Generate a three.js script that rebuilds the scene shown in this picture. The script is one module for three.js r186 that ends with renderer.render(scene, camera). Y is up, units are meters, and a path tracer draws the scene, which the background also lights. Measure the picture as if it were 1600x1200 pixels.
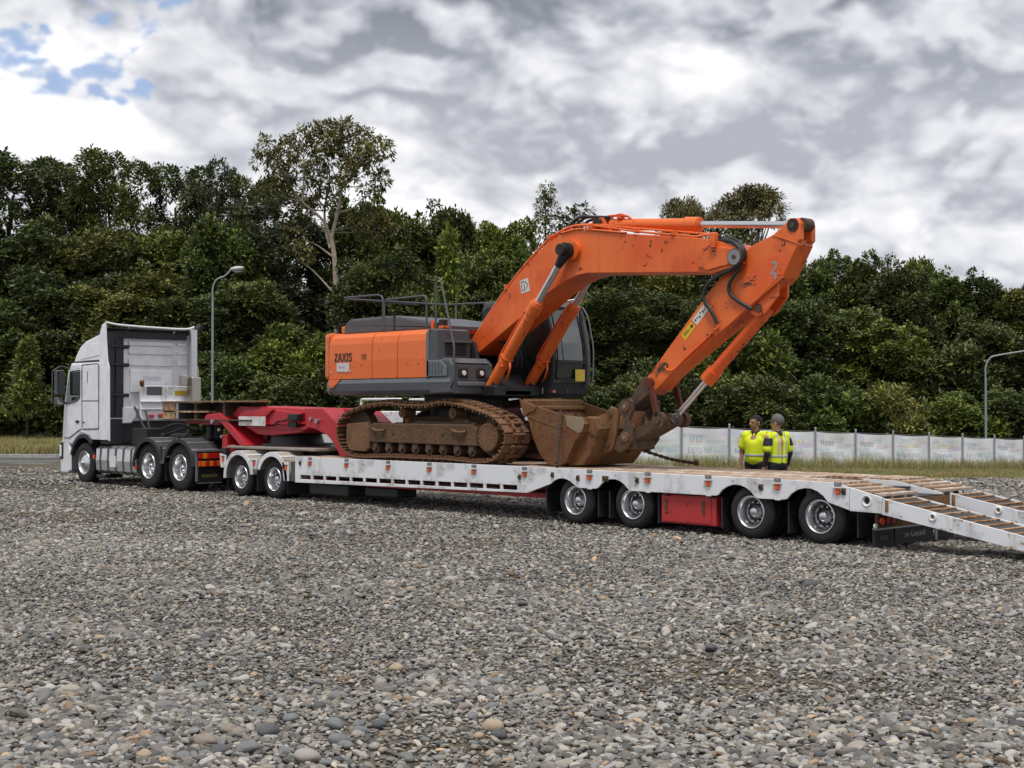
import * as THREE from 'three';
import { RoundedBoxGeometry } from 'three/addons/geometries/RoundedBoxGeometry.js';
import { mergeGeometries } from 'three/addons/utils/BufferGeometryUtils.js';
import { MarchingCubes } from 'three/addons/objects/MarchingCubes.js';

// ---------------------------------------------------------------- camera, sky, sun, exposure
const scene = new THREE.Scene();
const EYE = new THREE.Vector3(11.155, 1.92, 17.807), HEAD = 0.80865;          // metres; the trailer lies along x, its tail at +x
const FWD = new THREE.Vector3(-Math.sin(HEAD), 0, -Math.cos(HEAD)), RIGHT = new THREE.Vector3(Math.cos(HEAD), 0, -Math.sin(HEAD));
const camera = new THREE.PerspectiveCamera(30.51, 4 / 3, 0.1, 2000);
camera.position.copy(EYE);
camera.lookAt(EYE.clone().addScaledVector(FWD, 100).add(new THREE.Vector3(0, 1.591, 0)));
const renderer = new THREE.WebGLRenderer({ antialias: true });
renderer.toneMapping = THREE.LinearToneMapping;
renderer.toneMappingExposure = 1.27;
renderer.shadowMap.enabled = true;
const SUN = new THREE.DirectionalLight(new THREE.Color(1, 0.96, 0.9), 2.2);
SUN.position.set(8, 40, 14).multiplyScalar(1.5).add(new THREE.Vector3(-8, 0, 0));
SUN.target.position.set(-8, 0, 0);
SUN.shadow.radius = 30;
Object.assign(SUN.shadow.camera, { left: -60, right: 60, top: 60, bottom: -60, near: 1, far: 200 });
SUN.shadow.mapSize.set(2048, 2048);
scene.add(SUN, SUN.target);

// ---------------------------------------------------------------- helpers
const { PI, sin, cos, abs, min, max, floor, sqrt, hypot } = Math;
const V = (x, y, z) => new THREE.Vector3(x, y, z);
const clamp = (x, a = 0, b = 1) => min(b, max(a, x)), lerp = (a, b, t) => a + (b - a) * t;
const smooth = (a, b, x) => { const t = clamp((x - a) / (b - a)); return t * t * (3 - 2 * t); };
function rng(s) { return () => { s = (s + 0x6d2b79f5) | 0; let t = Math.imul(s ^ (s >>> 15), 1 | s); t = (t + Math.imul(t ^ (t >>> 7), 61 | t)) ^ t; return ((t ^ (t >>> 14)) >>> 0) / 4294967296; }; }
const RT = new Float32Array(65536); { const r = rng(77); for (let i = 0; i < 65536; i++) RT[i] = r(); }
const hash2 = (x, y) => RT[(Math.imul(x & 0xffff, 374761) + Math.imul(y & 0xffff, 668265) ^ (x << 7)) & 0xffff];
function vnoise(x, y, px = 0, py = 0) {                                       // value noise, tiling when px, py are given
  let x0 = floor(x), y0 = floor(y); const fx = x - x0, fy = y - y0, u = fx * fx * (3 - 2 * fx), v = fy * fy * (3 - 2 * fy);
  let x1 = x0 + 1, y1 = y0 + 1;
  if (px) { x0 = ((x0 % px) + px) % px; x1 = ((x1 % px) + px) % px; y0 = ((y0 % py) + py) % py; y1 = ((y1 % py) + py) % py; }
  const a = hash2(x0, y0), b = hash2(x1, y0), c = hash2(x0, y1), d = hash2(x1, y1);
  return a + (b - a) * u + (c - a) * v + (a - b - c + d) * u * v;
}
function fbm(x, y, o = 5, p = 0) {                                            // turned from octave to octave unless it tiles
  let s = 0, a = 0.5, f = 1; if (!p) { const t = x * 0.8 - y * 0.6; y = x * 0.6 + y * 0.8; x = t; }
  for (let i = 0; i < o; i++) { s += a * vnoise(x * f, y * f, p * f, p * f); a *= 0.5; f *= 2; if (!p) { const t = x * 0.8 - y * 0.6 + 7.3; y = x * 0.6 + y * 0.8 + 3.1; x = t; } }
  return s / (1 - Math.pow(0.5, o));
}

// the sky: broken grey and white cloud with a few blue holes, seen along any direction
(function sky() {
  const W = 4096, H = 2048, data = new Float32Array(W * H * 4), d = V(0, 0, 0);
  // cloud banks: bearing and height as slopes from the road heading, their reach, how much thicker (+) or thinner (-)
  const banks = [
    [-0.06, 0.268, 0.11, 0.022, 0.34], [-0.2, 0.285, 0.08, 0.02, 0.2], [0.19, 0.186, 0.15, 0.024, 0.42], [0.31, 0.245, 0.07, 0.025, 0.3], [0.03, 0.2, 0.09, 0.03, 0.22], [-0.02, 0.155, 0.06, 0.02, 0.2], [0.36, 0.15, 0.08, 0.016, 0.26],
    [0.2, 0.275, 0.09, 0.016, 0.3], [-0.14, 0.235, 0.06, 0.014, 0.2], [0.13, 0.24, 0.065, 0.022, -0.5], [-0.31, 0.2, 0.1, 0.03, -0.4], [-0.13, 0.2, 0.06, 0.02, -0.25], [0.26, 0.128, 0.12, 0.016, -0.3], [0.02, 0.125, 0.05, 0.016, -0.25], [-0.22, 0.15, 0.12, 0.025, -0.32],
    [0.04, 0.25, 0.03, 0.012, -0.25], [0.33, 0.2, 0.05, 0.012, -0.2], [-0.3, 0.26, 0.05, 0.012, -0.3],
  ];
  const holes = [[-0.3, 0.268, 0.045, 0.012, -0.5], [-0.35, 0.238, 0.03, 0.011, 0.2], [-0.32, 0.235, 0.035, 0.008, -0.5], [-0.27, 0.222, 0.022, 0.006, 0], [-0.285, 0.253, 0.025, 0.01, -0.6]];
  for (let j = 0; j < H; j++) {
    const el = ((j + 0.5) / H - 0.5) * PI;
    for (let i = 0; i < W; i++) {
      const az = ((i + 0.5) / W - 0.5) * 2 * PI, o = (j * W + i) * 4;
      let r, g, b;
      if (el < -0.02) { r = g = b = 0.25; } else {
        d.set(cos(el) * cos(az), sin(el), cos(el) * sin(az));
        const f = d.dot(FWD), s = d.dot(RIGHT) / max(f, 0.05), v = max(0, d.y) / max(f, 0.05);
        const k = 3.3 / (max(d.y, 0) + 0.4), px = d.x * k, pz = d.z * k;
        const dens = (ax, az, o) => {                                           // lumpy cloud, thickest where banks pile up
          const u = ax + (fbm(ax * 1.6 + 31, az * 1.6 + 7, 4) - 0.5) * 0.34, w = az + (fbm(ax * 1.6 + 5, az * 1.6 + 61, 4) - 0.5) * 0.34;
          const n0 = fbm(u * 1.2 + 11, w * 1.2 + 3, 5), p1 = 1 - abs(2 * fbm(u * 2.1 + 40, w * 2.1, o) - 1), p2 = 1 - abs(2 * fbm(u * 5.3 + 9, w * 5.3 + 30, o) - 1);
          return (n0 - 0.5) * 0.55 + (p1 - 0.62) * 0.32 + (p2 - 0.62) * 0.2;
        };
        const n1 = dens(px, pz, 6), up = dens(px * 0.955 + FWD.x * 0.02, pz * 0.955 + FWD.z * 0.02, 4);
        let n = 0.525 + n1, hole = 0;
        const det = fbm(px * 6 + 3, pz * 6 + 9, 6) - 0.5, fine = fbm(px * 19 + 3, pz * 19 + 9, 4) - 0.5;
        if (f > 0.2) {
          const js = s + n1 * 0.09, jv = v + det * 0.03 + n1 * 0.03;
          for (const [bx, by, rx, ry, a] of banks) { const e = ((js - bx) / rx) ** 2 + ((jv - by) / ry) ** 2; if (e < 9) n += a * 0.42 * Math.exp(-e); }
          for (const [bx, by, rx, ry, t] of holes) { const e = ((js - bx) / rx) ** 2 + ((jv - by + t * (js - bx)) / ry) ** 2; if (e < 9) hole += Math.exp(-e); }
        }
        const body = n + det * 0.16 + fine * 0.07, thick = smooth(0.4, 0.76, body), edge = clamp((n1 - up) * 2.2, -0.22, 0.24), rim = clamp(1 - abs(body - 0.42) * 8);
        const low = smooth(0.3, 0, d.y);
        let c = lerp(0.86, 0.33, Math.pow(thick, 0.9)) + rim * 0.08 + det * 0.22 + fine * 0.2 + edge * 1.05;
        c = clamp(lerp(c, 0.62 + (c - 0.6) * 0.85, low * 0.5), 0.2, 1.05);
        const haze = smooth(0.31, 0.185, d.y); c = lerp(c, 0.52 + (c - 0.35) * 0.72, haze);
        const blue = clamp((0.8 - c) * 1.6);
        c *= 0.95; r = c * lerp(1, 0.885, blue); g = c * lerp(1, 0.955, blue); b = c * lerp(1.025, 1.13, blue);
        const clear = hole > 0.02 ? smooth(0.2, 0.95, hole * 0.78 - det * 3.8 - fine * 2 - n1 * 1.2) : 0;
        r = lerp(r, 0.25, clear * 0.85); g = lerp(g, 0.37, clear * 0.85); b = lerp(b, 0.6, clear * 0.85);
      }
      data[o] = r; data[o + 1] = g; data[o + 2] = b; data[o + 3] = 1;
    }
  }
  const t = new THREE.DataTexture(data, W, H, THREE.RGBAFormat, THREE.FloatType);
  t.mapping = THREE.EquirectangularReflectionMapping; t.magFilter = t.minFilter = THREE.LinearFilter; t.needsUpdate = true;
  scene.background = t; scene.environment = t;
})();

// ---------------------------------------------------------------- textures
function tex(size, fn, srgb = true, h = size) {                               // fn(u, v) -> [r, g, b] in 0..1, sRGB when srgb
  const d = new Uint8Array(size * h * 4);
  for (let y = 0; y < h; y++) for (let x = 0; x < size; x++) { const c = fn(x / size, y / h), o = (y * size + x) * 4; d[o] = clamp(c[0]) * 255; d[o + 1] = clamp(c[1]) * 255; d[o + 2] = clamp(c[2]) * 255; d[o + 3] = 255; }
  const t = new THREE.DataTexture(d, size, h, THREE.RGBAFormat);
  if (srgb) t.colorSpace = THREE.SRGBColorSpace;
  t.wrapS = t.wrapT = THREE.RepeatWrapping; t.magFilter = THREE.LinearFilter; t.generateMipmaps = true; t.needsUpdate = true;
  return t;
}
function rep(t, m) { const c = t.clone(); c.repeat.set(1 / m, 1 / m); c.needsUpdate = true; return c; }   // m metres per tile
const mix3 = (a, b, t) => [lerp(a[0], b[0], t), lerp(a[1], b[1], t), lerp(a[2], b[2], t)];
const T_grime = rep(tex(512, (u, v) => { const n = fbm(u * 6, v * 6, 5, 6), m = fbm(u * 24 + 3, v * 24, 3, 24), sp = smooth(0.72, 0.8, m) * smooth(0.45, 0.6, n); const c = 0.95 + 0.05 * n - 0.3 * sp; return [c, c * (1 - 0.03 * sp), c * (1 - 0.06 * sp)]; }), 1.7);
const T_chips = rep(tex(1024, (u, v) => {                                      // white paint gone dull, with rust runs and chips
  const n = fbm(u * 8, v * 8, 5, 8), m = fbm(u * 40, v * 40, 4, 40), run = fbm(u * 48, v * 4, 3, 4);
  let c = mix3([1, 1, 1], [0.86, 0.86, 0.86], smooth(0.5, 0.75, n));
  c = mix3(c, [0.7, 0.55, 0.42], smooth(0.68, 0.76, m) * smooth(0.5, 0.62, n) * 0.9);
  return mix3(c, [0.8, 0.74, 0.68], smooth(0.66, 0.8, run) * smooth(0.48, 0.7, n) * 0.6);
}), 2.3);
const T_worn = rep(tex(1024, (u, v) => {                                       // orange paint with black scrapes
  const n = fbm(u * 6, v * 6, 4, 6), m = fbm(u * 50, v * 22, 4, 1) , q = fbm(u * 64, v * 64, 3, 64);
  let c = mix3([1, 1, 1], [0.9, 0.86, 0.82], smooth(0.4, 0.75, n));
  c = mix3(c, [0.97, 0.82, 0.74], smooth(0.5, 0.7, fbm(u * 3 + 7, v * 3, 4, 3)) * 0.8); c = mix3(c, [0.28, 0.24, 0.22], smooth(0.7, 0.74, q) * smooth(0.5, 0.6, n));
  return c;
}), 2.6);
const T_faded = rep(tex(512, (u, v) => { const n = fbm(u * 3, v * 3, 5, 3), q = fbm(u * 40, v * 40, 4, 40), st = fbm(u * 60, v * 4, 4, 4); let c = mix3([1, 1, 1], [0.93, 0.8, 0.72], smooth(0.45, 0.75, n)); c = mix3(c, [0.8, 0.74, 0.7], smooth(0.62, 0.8, st) * 0.35); return mix3(c, [0.5, 0.42, 0.38], smooth(0.74, 0.78, q) * smooth(0.55, 0.62, n)); }), 3.1);
const T_rust = rep(tex(512, (u, v) => {
  const n = fbm(u * 6, v * 6, 5, 6), m = fbm(u * 30, v * 30, 4, 30);
  let c = mix3([0.47, 0.37, 0.28], [0.57, 0.43, 0.31], smooth(0.35, 0.65, n));
  c = mix3(c, [0.36, 0.28, 0.22], smooth(0.5, 0.7, m) * 0.8); return mix3(c, [0.68, 0.57, 0.45], smooth(0.6, 0.74, m) * 0.7);
}), 1.1);
const T_bucket = rep(tex(512, (u, v) => {
  const n = fbm(u * 4, v * 4, 5, 4), m = fbm(u * 24, v * 24, 4, 24), st = fbm(u * 60, v * 5, 4, 5);
  let c = mix3([0.55, 0.385, 0.265], [0.63, 0.455, 0.31], smooth(0.3, 0.7, n)); c = mix3(c, [0.56, 0.47, 0.31], smooth(0.45, 0.7, fbm(u * 3 + 9, v * 3, 3, 3)) * 0.8);
  c = mix3(c, [0.7, 0.6, 0.48], smooth(0.6, 0.75, st) * 0.35); return mix3(c, [0.4, 0.29, 0.21], smooth(0.58, 0.7, m) * 0.45);
}), 1.6);
const T_wood = rep(tex(512, (u, v) => { const g = fbm(u * 3, v * 60, 4, 1), n = fbm(u * 8, v * 8, 4, 8); let c = mix3([0.6, 0.535, 0.48], [0.78, 0.715, 0.66], g); c = mix3(c, [0.9, 0.87, 0.84], smooth(0.52, 0.72, n) * 0.8); return mix3(c, [0.42, 0.3, 0.2], smooth(0.62, 0.75, fbm(u * 20, v * 12, 4, 4)) * 0.7); }), 1.3);
const T_plain = rep(tex(256, (u, v) => { const n = fbm(u * 8, v * 8, 5, 8); const c = 0.86 + 0.14 * n; return [c, c, c]; }), 1.5);
const T_bump = rep(tex(256, (u, v) => { const n = fbm(u * 16, v * 16, 5, 16); return [n, n, n]; }, false), 0.6);
const T_bark = rep(tex(256, (u, v) => { const n = fbm(u * 10, v * 4, 5, 2); return mix3([0.5, 0.46, 0.42], [0.8, 0.77, 0.72], n); }), 1);
const T_asphalt = rep(tex(256, (u, v) => { const n = fbm(u * 32, v * 32, 4, 32), c = 0.7 + 0.3 * n; return [c, c, c]; }), 1.5);
// a bed of pebbles: colour and height from one set of cells
const [T_bed, T_bedBump] = (() => {
  const S = 1024, N = 64, r = rng(5), cx = [], cy = [], col = [];
  for (let i = 0; i < N * N; i++) { cx.push(r()); cy.push(r()); const k = r(), l = 0.31 + 0.32 * r() * r() + (k > 0.9 ? 0.16 : 0); col.push(k < 0.45 ? [l * 1.0, l, l * 0.99] : k < 0.9 ? [l * 1.06, l, l * 0.9] : [l * 1.05, l * 1.02, l]); }
  const c = new Uint8Array(S * S * 4), h = new Uint8Array(S * S * 4);
  for (let y = 0; y < S; y++) for (let x = 0; x < S; x++) {
    const u = x / S * N, v = y / S * N, iu = floor(u), iv = floor(v); let d1 = 9, d2 = 9, id = 0;
    for (let a = -1; a < 2; a++) for (let b = -1; b < 2; b++) { const k = ((iv + b + N) % N) * N + (iu + a + N) % N, dx = iu + a + cx[k] - u, dy = iv + b + cy[k] - v, d = dx * dx + dy * dy; if (d < d1) { d2 = d1; d1 = d; id = k; } else if (d < d2) d2 = d; }
    const e = sqrt(d2) - sqrt(d1), q = smooth(0, 0.35, e), o = (y * S + x) * 4, sand = [0.4, 0.37, 0.33], w = smooth(0.02, 0.12, e), p = col[id];
    for (let k = 0; k < 3; k++) { c[o + k] = clamp(lerp(sand[k], p[k], w)) * 255; h[o + k] = q * 255; } c[o + 3] = h[o + 3] = 255;
  }
  return [[c, true], [h, false]].map(([d, srgb]) => { const t = new THREE.DataTexture(d, S, S, THREE.RGBAFormat); if (srgb) t.colorSpace = THREE.SRGBColorSpace; t.wrapS = t.wrapT = THREE.RepeatWrapping; t.magFilter = THREE.LinearFilter; t.needsUpdate = true; return rep(t, 2.2); });
})();
function canvasTex(w, h, draw) { const c = document.createElement('canvas'); c.width = w; c.height = h; draw(c.getContext('2d'), w, h); const t = new THREE.CanvasTexture(c); t.colorSpace = THREE.SRGBColorSpace; t.magFilter = THREE.LinearFilter; return t; }

// ---------------------------------------------------------------- materials
function M(r, g, b, rough = 0.6, o = {}) { const m = new (o.physical ? THREE.MeshPhysicalMaterial : THREE.MeshStandardMaterial)({ roughness: rough, side: THREE.DoubleSide }); m.color.setRGB(r, g, b); const { physical, ...rest } = o; Object.assign(m, rest); return m; }
const m = {
  linkPaint: M(0.4, 0.12, 0.04, 0.6, { map: T_rust }), orange: M(0.77, 0.155, 0.028, 0.45, { map: T_worn }), orangeClean: M(0.79, 0.16, 0.028, 0.38, { map: T_grime }), orangeBoom: M(0.79, 0.16, 0.03, 0.45, { map: T_faded }),
  red: M(0.47, 0.018, 0.03, 0.4, { map: T_grime }), redBox: M(0.45, 0.03, 0.03, 0.45, { map: T_grime }),
  white: M(0.74, 0.76, 0.79, 0.5, { map: T_chips }), cab: M(0.86, 0.885, 0.92, 0.28, { physical: true, clearcoat: 0.6, clearcoatRoughness: 0.15, map: T_plain }), whiteClean: M(0.78, 0.79, 0.8, 0.4, { map: T_grime }),
  grey: M(0.085, 0.09, 0.1, 0.5, { map: T_plain }), greyLight: M(0.15, 0.165, 0.185, 0.45, { map: T_plain }), guard: M(0.07, 0.072, 0.075, 0.5, { map: T_plain }),
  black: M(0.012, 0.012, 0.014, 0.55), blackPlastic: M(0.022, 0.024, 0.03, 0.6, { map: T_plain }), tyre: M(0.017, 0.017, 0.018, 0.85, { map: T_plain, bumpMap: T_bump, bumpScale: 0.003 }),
  chrome: M(0.66, 0.67, 0.69, 0.32, { metalness: 1 }), steel: M(0.5, 0.51, 0.53, 0.42, { metalness: 0.9, map: T_plain }), alu: M(0.82, 0.83, 0.85, 0.34, { metalness: 0.85, map: T_plain }), mud: M(0.48, 0.45, 0.42, 0.9, { map: T_rust, bumpMap: T_bump, bumpScale: 0.01 }), disc: M(0.12, 0.12, 0.125, 0.5, { metalness: 0.6, map: T_plain }), hub: M(0.33, 0.34, 0.35, 0.45, { metalness: 0.8, map: T_plain }),
  rust: M(0.7, 0.6, 0.54, 0.85, { map: T_rust, bumpMap: T_bump, bumpScale: 0.006 }), rustDark: M(0.36, 0.37, 0.4, 0.8, { map: T_rust, bumpMap: T_bump, bumpScale: 0.006 }), bucketSide: M(0.52, 0.39, 0.31, 0.7, { map: T_bucket, bumpMap: T_bump, bumpScale: 0.003 }), bucket: M(0.54, 0.455, 0.36, 0.7, { map: T_bucket, bumpMap: T_bump, bumpScale: 0.004 }),
  wood: M(0.95, 0.93, 0.92, 0.85, { map: T_wood, bumpMap: T_bump, bumpScale: 0.004 }), woodRust: M(0.8, 0.64, 0.47, 0.85, { map: T_wood }), rung: M(0.6, 0.38, 0.19, 0.85, { map: T_wood }), tread: M(0.055, 0.052, 0.05, 0.8, { map: T_plain }),
  glass: M(0.012, 0.018, 0.018, 0.04, { physical: true, ior: 1.7 }), glassCab: M(0.03, 0.045, 0.042, 0.05, { physical: true, ior: 2.1, transmission: 0.45, thickness: 0 }),
  amber: M(0.75, 0.2, 0.01, 0.3), redLens: M(0.5, 0.015, 0.01, 0.3), orangeLens: M(0.8, 0.1, 0.01, 0.3), lampWhite: M(0.8, 0.8, 0.78, 0.2),
  hose: M(0.02, 0.022, 0.024, 0.5), yellow: M(0.65, 0.42, 0.03, 0.5, { map: T_plain }), label: M(0.7, 0.7, 0.68, 0.5),
  pole: M(0.3, 0.34, 0.36, 0.5, { metalness: 0.3, map: T_plain }), post: M(0.3, 0.32, 0.34, 0.5, { metalness: 0.4 }),
  trayRim: M(0.5, 0.36, 0.22, 0.8, { map: T_wood }), strapDark: M(0.1, 0.1, 0.105, 0.45, { metalness: 0.6 }), twig: M(0.34, 0.3, 0.25, 0.9), bark: M(0.1, 0.085, 0.07, 0.9, { map: T_bark }), gumBark: M(0.85, 0.8, 0.73, 0.8, { map: T_bark }),
};

// ---------------------------------------------------------------- building blocks: all coordinates are metres in the world
function clean(g) {
  let n = g.index ? g.toNonIndexed() : g.clone();
  for (const k of Object.keys(n.attributes)) if (!['position', 'normal'].includes(k)) n.deleteAttribute(k);
  if (!n.attributes.normal) n.computeVertexNormals();
  n.clearGroups(); n.morphAttributes = {};
  const p = n.attributes.position.array, c = n.attributes.position.count, uv = new Float32Array(c * 2);
  for (let i = 0; i < c; i += 3) {
    const o = i * 3, ax = p[o + 3] - p[o], ay = p[o + 4] - p[o + 1], az = p[o + 5] - p[o + 2], bx = p[o + 6] - p[o], by = p[o + 7] - p[o + 1], bz = p[o + 8] - p[o + 2];
    const nx = abs(ay * bz - az * by), ny = abs(az * bx - ax * bz), nz = abs(ax * by - ay * bx);
    for (let k = 0; k < 3; k++) { const q = o + k * 3, x = p[q], y = p[q + 1], z = p[q + 2], t = (i + k) * 2; if (nz >= nx && nz >= ny) { uv[t] = x; uv[t + 1] = y; } else if (nx >= ny) { uv[t] = z; uv[t + 1] = y; } else { uv[t] = x; uv[t + 1] = z; } }
  }
  n.setAttribute('uv', new THREE.BufferAttribute(uv, 2));
  return n;
}
const join = (a) => { const l = (Array.isArray(a) ? a : [a]).map(clean); return l.length > 1 ? mergeGeometries(l) : l[0]; };
const org = new Map();                                                        // world place of every group and mesh that has children
const used = new Set();
function numbered(n) { if (!used.has(n)) { used.add(n); return n; } for (let k = 1; ; k++) { const s = n + '_' + String(k).padStart(3, '0'); if (!used.has(s)) { used.add(s); return s; } } }
function tag(o, label, category, group, kind) { const u = o.userData; if (label) u.label = label; if (category) u.category = category; if (group) u.group = group; if (kind) u.kind = kind; return o; }
function thing(name, label, category, x, y, z, group) { const o = new THREE.Group(); o.name = numbered(name); o.position.set(x, y, z); scene.add(o); org.set(o, V(x, y, z)); return tag(o, label, category, group); }
function sub(name, parent, x, y, z) { const o = new THREE.Group(), w = org.get(parent); o.name = name; o.position.set(x - w.x, y - w.y, z - w.z); parent.add(o); org.set(o, V(x, y, z)); return o; }
const APART = new Set('wheel_arch airline_bracket arm_lug cylinder_lug bracket weld_plate coaming chassis_beam tail_web pivot_pin landing_skid chassis_rail air_tank step_well mirror_glass wing_lining spoiler_stay coupling_socket brake_chamber leg_pin leg_foot hose_bundle boom_foot_bracket boom_pipe pipe_clamp boom_hose boom_seam paint_scuff handrail_post hitch_pin pin_bolt inner_rib ear_plate ear_pin guard_plate grille side_window load_rack tray_side arm_pipe arm_hose weld_line tray_stay tray_end board_plate board_ledge valve_block oil_pipe frame gooseneck_ledge gooseneck_rib lashing_ring coupler_plate swan_neck flap_frame fifth_wheel heat_guard lamp_bar toolbox_latch lamp_guard filler_cap orange_valve front_frame undercarriage latch lip side_cutter quick_hitch fence_post mirror_shell'.split(' '));
function part(name, geos, mt, parent, label) { if (Array.isArray(geos) && geos.length > 1 && APART.has(name)) { let o; for (const g of geos) o = part(name, g, mt, parent, label); return o; } const g = join(geos), w = org.get(parent) || V(0, 0, 0), o = new THREE.Mesh(g.translate(-w.x, -w.y, -w.z), mt); o.name = name; parent.add(o); org.set(o, w); if (label) o.userData.label = label; return o; }
function struct(name, geo, mt) { const o = new THREE.Mesh(geo, mt); o.name = numbered(name); scene.add(o); org.set(o, V(0, 0, 0)); return tag(o, null, null, null, 'structure'); }
const box = (x0, x1, y0, y1, z0, z1) => new THREE.BoxGeometry(x1 - x0, y1 - y0, z1 - z0).translate((x0 + x1) / 2, (y0 + y1) / 2, (z0 + z1) / 2);
const rbox = (x0, x1, y0, y1, z0, z1, r = 0.02) => new RoundedBoxGeometry(abs(x1 - x0), abs(y1 - y0), abs(z1 - z0), 2, min(r, abs(x1 - x0) / 2.01, abs(y1 - y0) / 2.01, abs(z1 - z0) / 2.01)).translate((x0 + x1) / 2, (y0 + y1) / 2, (z0 + z1) / 2);
function shape(pts, holes = []) { const s = new THREE.Shape(pts.map((p) => new THREE.Vector2(p[0], p[1]))); for (const h of holes) s.holes.push(new THREE.Path(h.map((p) => new THREE.Vector2(p[0], p[1])))); return s; }
function extrude(pts, depth, b, holes) { return new THREE.ExtrudeGeometry(shape(pts, holes), { depth: depth - 2 * b, bevelEnabled: b > 0, bevelThickness: b, bevelSize: b, bevelOffset: -b, bevelSegments: 2, curveSegments: 8, steps: 1 }).translate(0, 0, b); }
const prism = (pts, z0, z1, b = 0.01, holes) => extrude(pts, z1 - z0, b, holes).translate(0, 0, z0);                           // outline in (x, y)
const prismX = (pts, x0, x1, b = 0.01) => extrude(pts.map((p) => [-p[0], p[1]]), x1 - x0, b).rotateY(PI / 2).translate(x0, 0, 0);   // outline in (z, y)
const prismY = (pts, y0, y1, b = 0.01) => extrude(pts.map((p) => [p[0], -p[1]]), y1 - y0, b).rotateX(-PI / 2).translate(0, y0, 0);  // outline in (x, z)
function cyl(a, b, r0, r1 = r0, n = 12) { const p = V(...a), q = V(...b), d = q.clone().sub(p), g = new THREE.CylinderGeometry(r1, r0, d.length(), n, 1); g.applyQuaternion(new THREE.Quaternion().setFromUnitVectors(V(0, 1, 0), d.clone().normalize())); return g.translate((p.x + q.x) / 2, (p.y + q.y) / 2, (p.z + q.z) / 2); }
function tube(pts, r, n = 6, seg, t = 0.5, closed = false) { return new THREE.TubeGeometry(new THREE.CatmullRomCurve3(pts.map((p) => V(...p)), closed, 'catmullrom', t), seg || pts.length * 6, r, n, closed); }
function bend(pts, r, n = 6, k = 0.08) {                                       // a pipe with rounded corners
  const path = new THREE.CurvePath(), P = pts.map((p) => V(...p)); let from = P[0];
  for (let i = 1; i < P.length - 1; i++) { const a = P[i].clone().add(P[i - 1].clone().sub(P[i]).setLength(min(k, P[i].distanceTo(P[i - 1]) / 2.1))), b = P[i].clone().add(P[i + 1].clone().sub(P[i]).setLength(min(k, P[i].distanceTo(P[i + 1]) / 2.1))); path.add(new THREE.LineCurve3(from, a)); path.add(new THREE.QuadraticBezierCurve3(a, P[i], b)); from = b; }
  path.add(new THREE.LineCurve3(from, P[P.length - 1]));
  return new THREE.TubeGeometry(path, P.length * 10, r, n);
}
const lathe = (pts, n = 32) => new THREE.LatheGeometry(pts.map((p) => new THREE.Vector2(p[0], p[1])), n).rotateX(PI / 2);        // (radius, z), round the z axis
const disc = (x, y, z0, z1, r, n = 20) => cyl([x, y, z0], [x, y, z1], r, r, n);
function place(proto, name, parent, x, y, z, turn = 0) { const o = proto.clone(), w = org.get(parent); o.name = name; o.position.set(x - w.x, y - w.y, z - w.z); o.rotation.y = turn; parent.add(o); return o; }
function decal(w, h, tx, x, y, z, yaw = 0, tilt = 0) { return new THREE.Mesh(new THREE.BoxGeometry(w, h, 0.004), M(1, 1, 1, 0.5, { map: tx })); }
function sticker(name, parent, mt, x, y, z, w, h, ry = 0, rz = 0) { const o = new THREE.Mesh(new THREE.PlaneGeometry(w, h), mt), p = org.get(parent); o.name = name; o.position.set(x - p.x, y - p.y, z - p.z); o.rotation.set(0, ry, rz); parent.add(o); return o; }

// ---------------------------------------------------------------- ground, gravel, road, verges
const gh = (z) => -min(1.1, 0.034 * max(0, -z - 15));                          // the lot falls away slowly behind the trailer
function sheet(pts, lift, step, mt, name) {                                    // a sheet over a convex outline (x, z) that follows the ground
  const [a, b, c, d] = pts, pos = [], uv = [], idx = [], nu = max(2, Math.ceil(hypot(b[0] - a[0], b[1] - a[1]) / step)), nv = max(2, Math.ceil(hypot(d[0] - a[0], d[1] - a[1]) / step));
  for (let j = 0; j <= nv; j++) for (let i = 0; i <= nu; i++) {
    const s = i / nu, t = j / nv, w = (j > 0 && j < nv) ? 0 : 1;
    let x = lerp(lerp(a[0], b[0], s), lerp(d[0], c[0], s), t), z = lerp(lerp(a[1], b[1], s), lerp(d[1], c[1], s), t);
    if (w && lift !== 0.004) { x += (vnoise(x * 0.9, z * 0.9) - 0.5) * 1.4; z += (vnoise(x * 0.9 + 40, z * 0.9) - 0.5) * 1.4; }
    pos.push(x, gh(z) + lift, z); uv.push(x, z);
  }
  for (let j = 0; j < nv; j++) for (let i = 0; i < nu; i++) { const k = j * (nu + 1) + i; idx.push(k, k + 1, k + nu + 1, k + 1, k + nu + 2, k + nu + 1); }
  const g = new THREE.BufferGeometry(); g.setAttribute('position', new THREE.Float32BufferAttribute(pos, 3)); g.setAttribute('uv', new THREE.Float32BufferAttribute(uv, 2)); g.setIndex(idx); g.computeVertexNormals();
  if (g.attributes.normal.getY(0) < 0) { for (let i = 0; i < idx.length; i += 3) [idx[i], idx[i + 1]] = [idx[i + 1], idx[i]]; g.setIndex(idx); g.computeVertexNormals(); }
  return struct(name, g, mt);
}
const sandy = (x, z) => clamp(smooth(0.54, 0.74, fbm(x * 0.45 + 50, z * 0.45 + 4, 4)) + smooth(1.5, 0.2, hypot((x - 4.7) * 0.9, (z - 9.7) * 1.2) + (fbm(x * 2, z * 2, 3) - 0.5) * 1.6));   // patches of sandy fines
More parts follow.
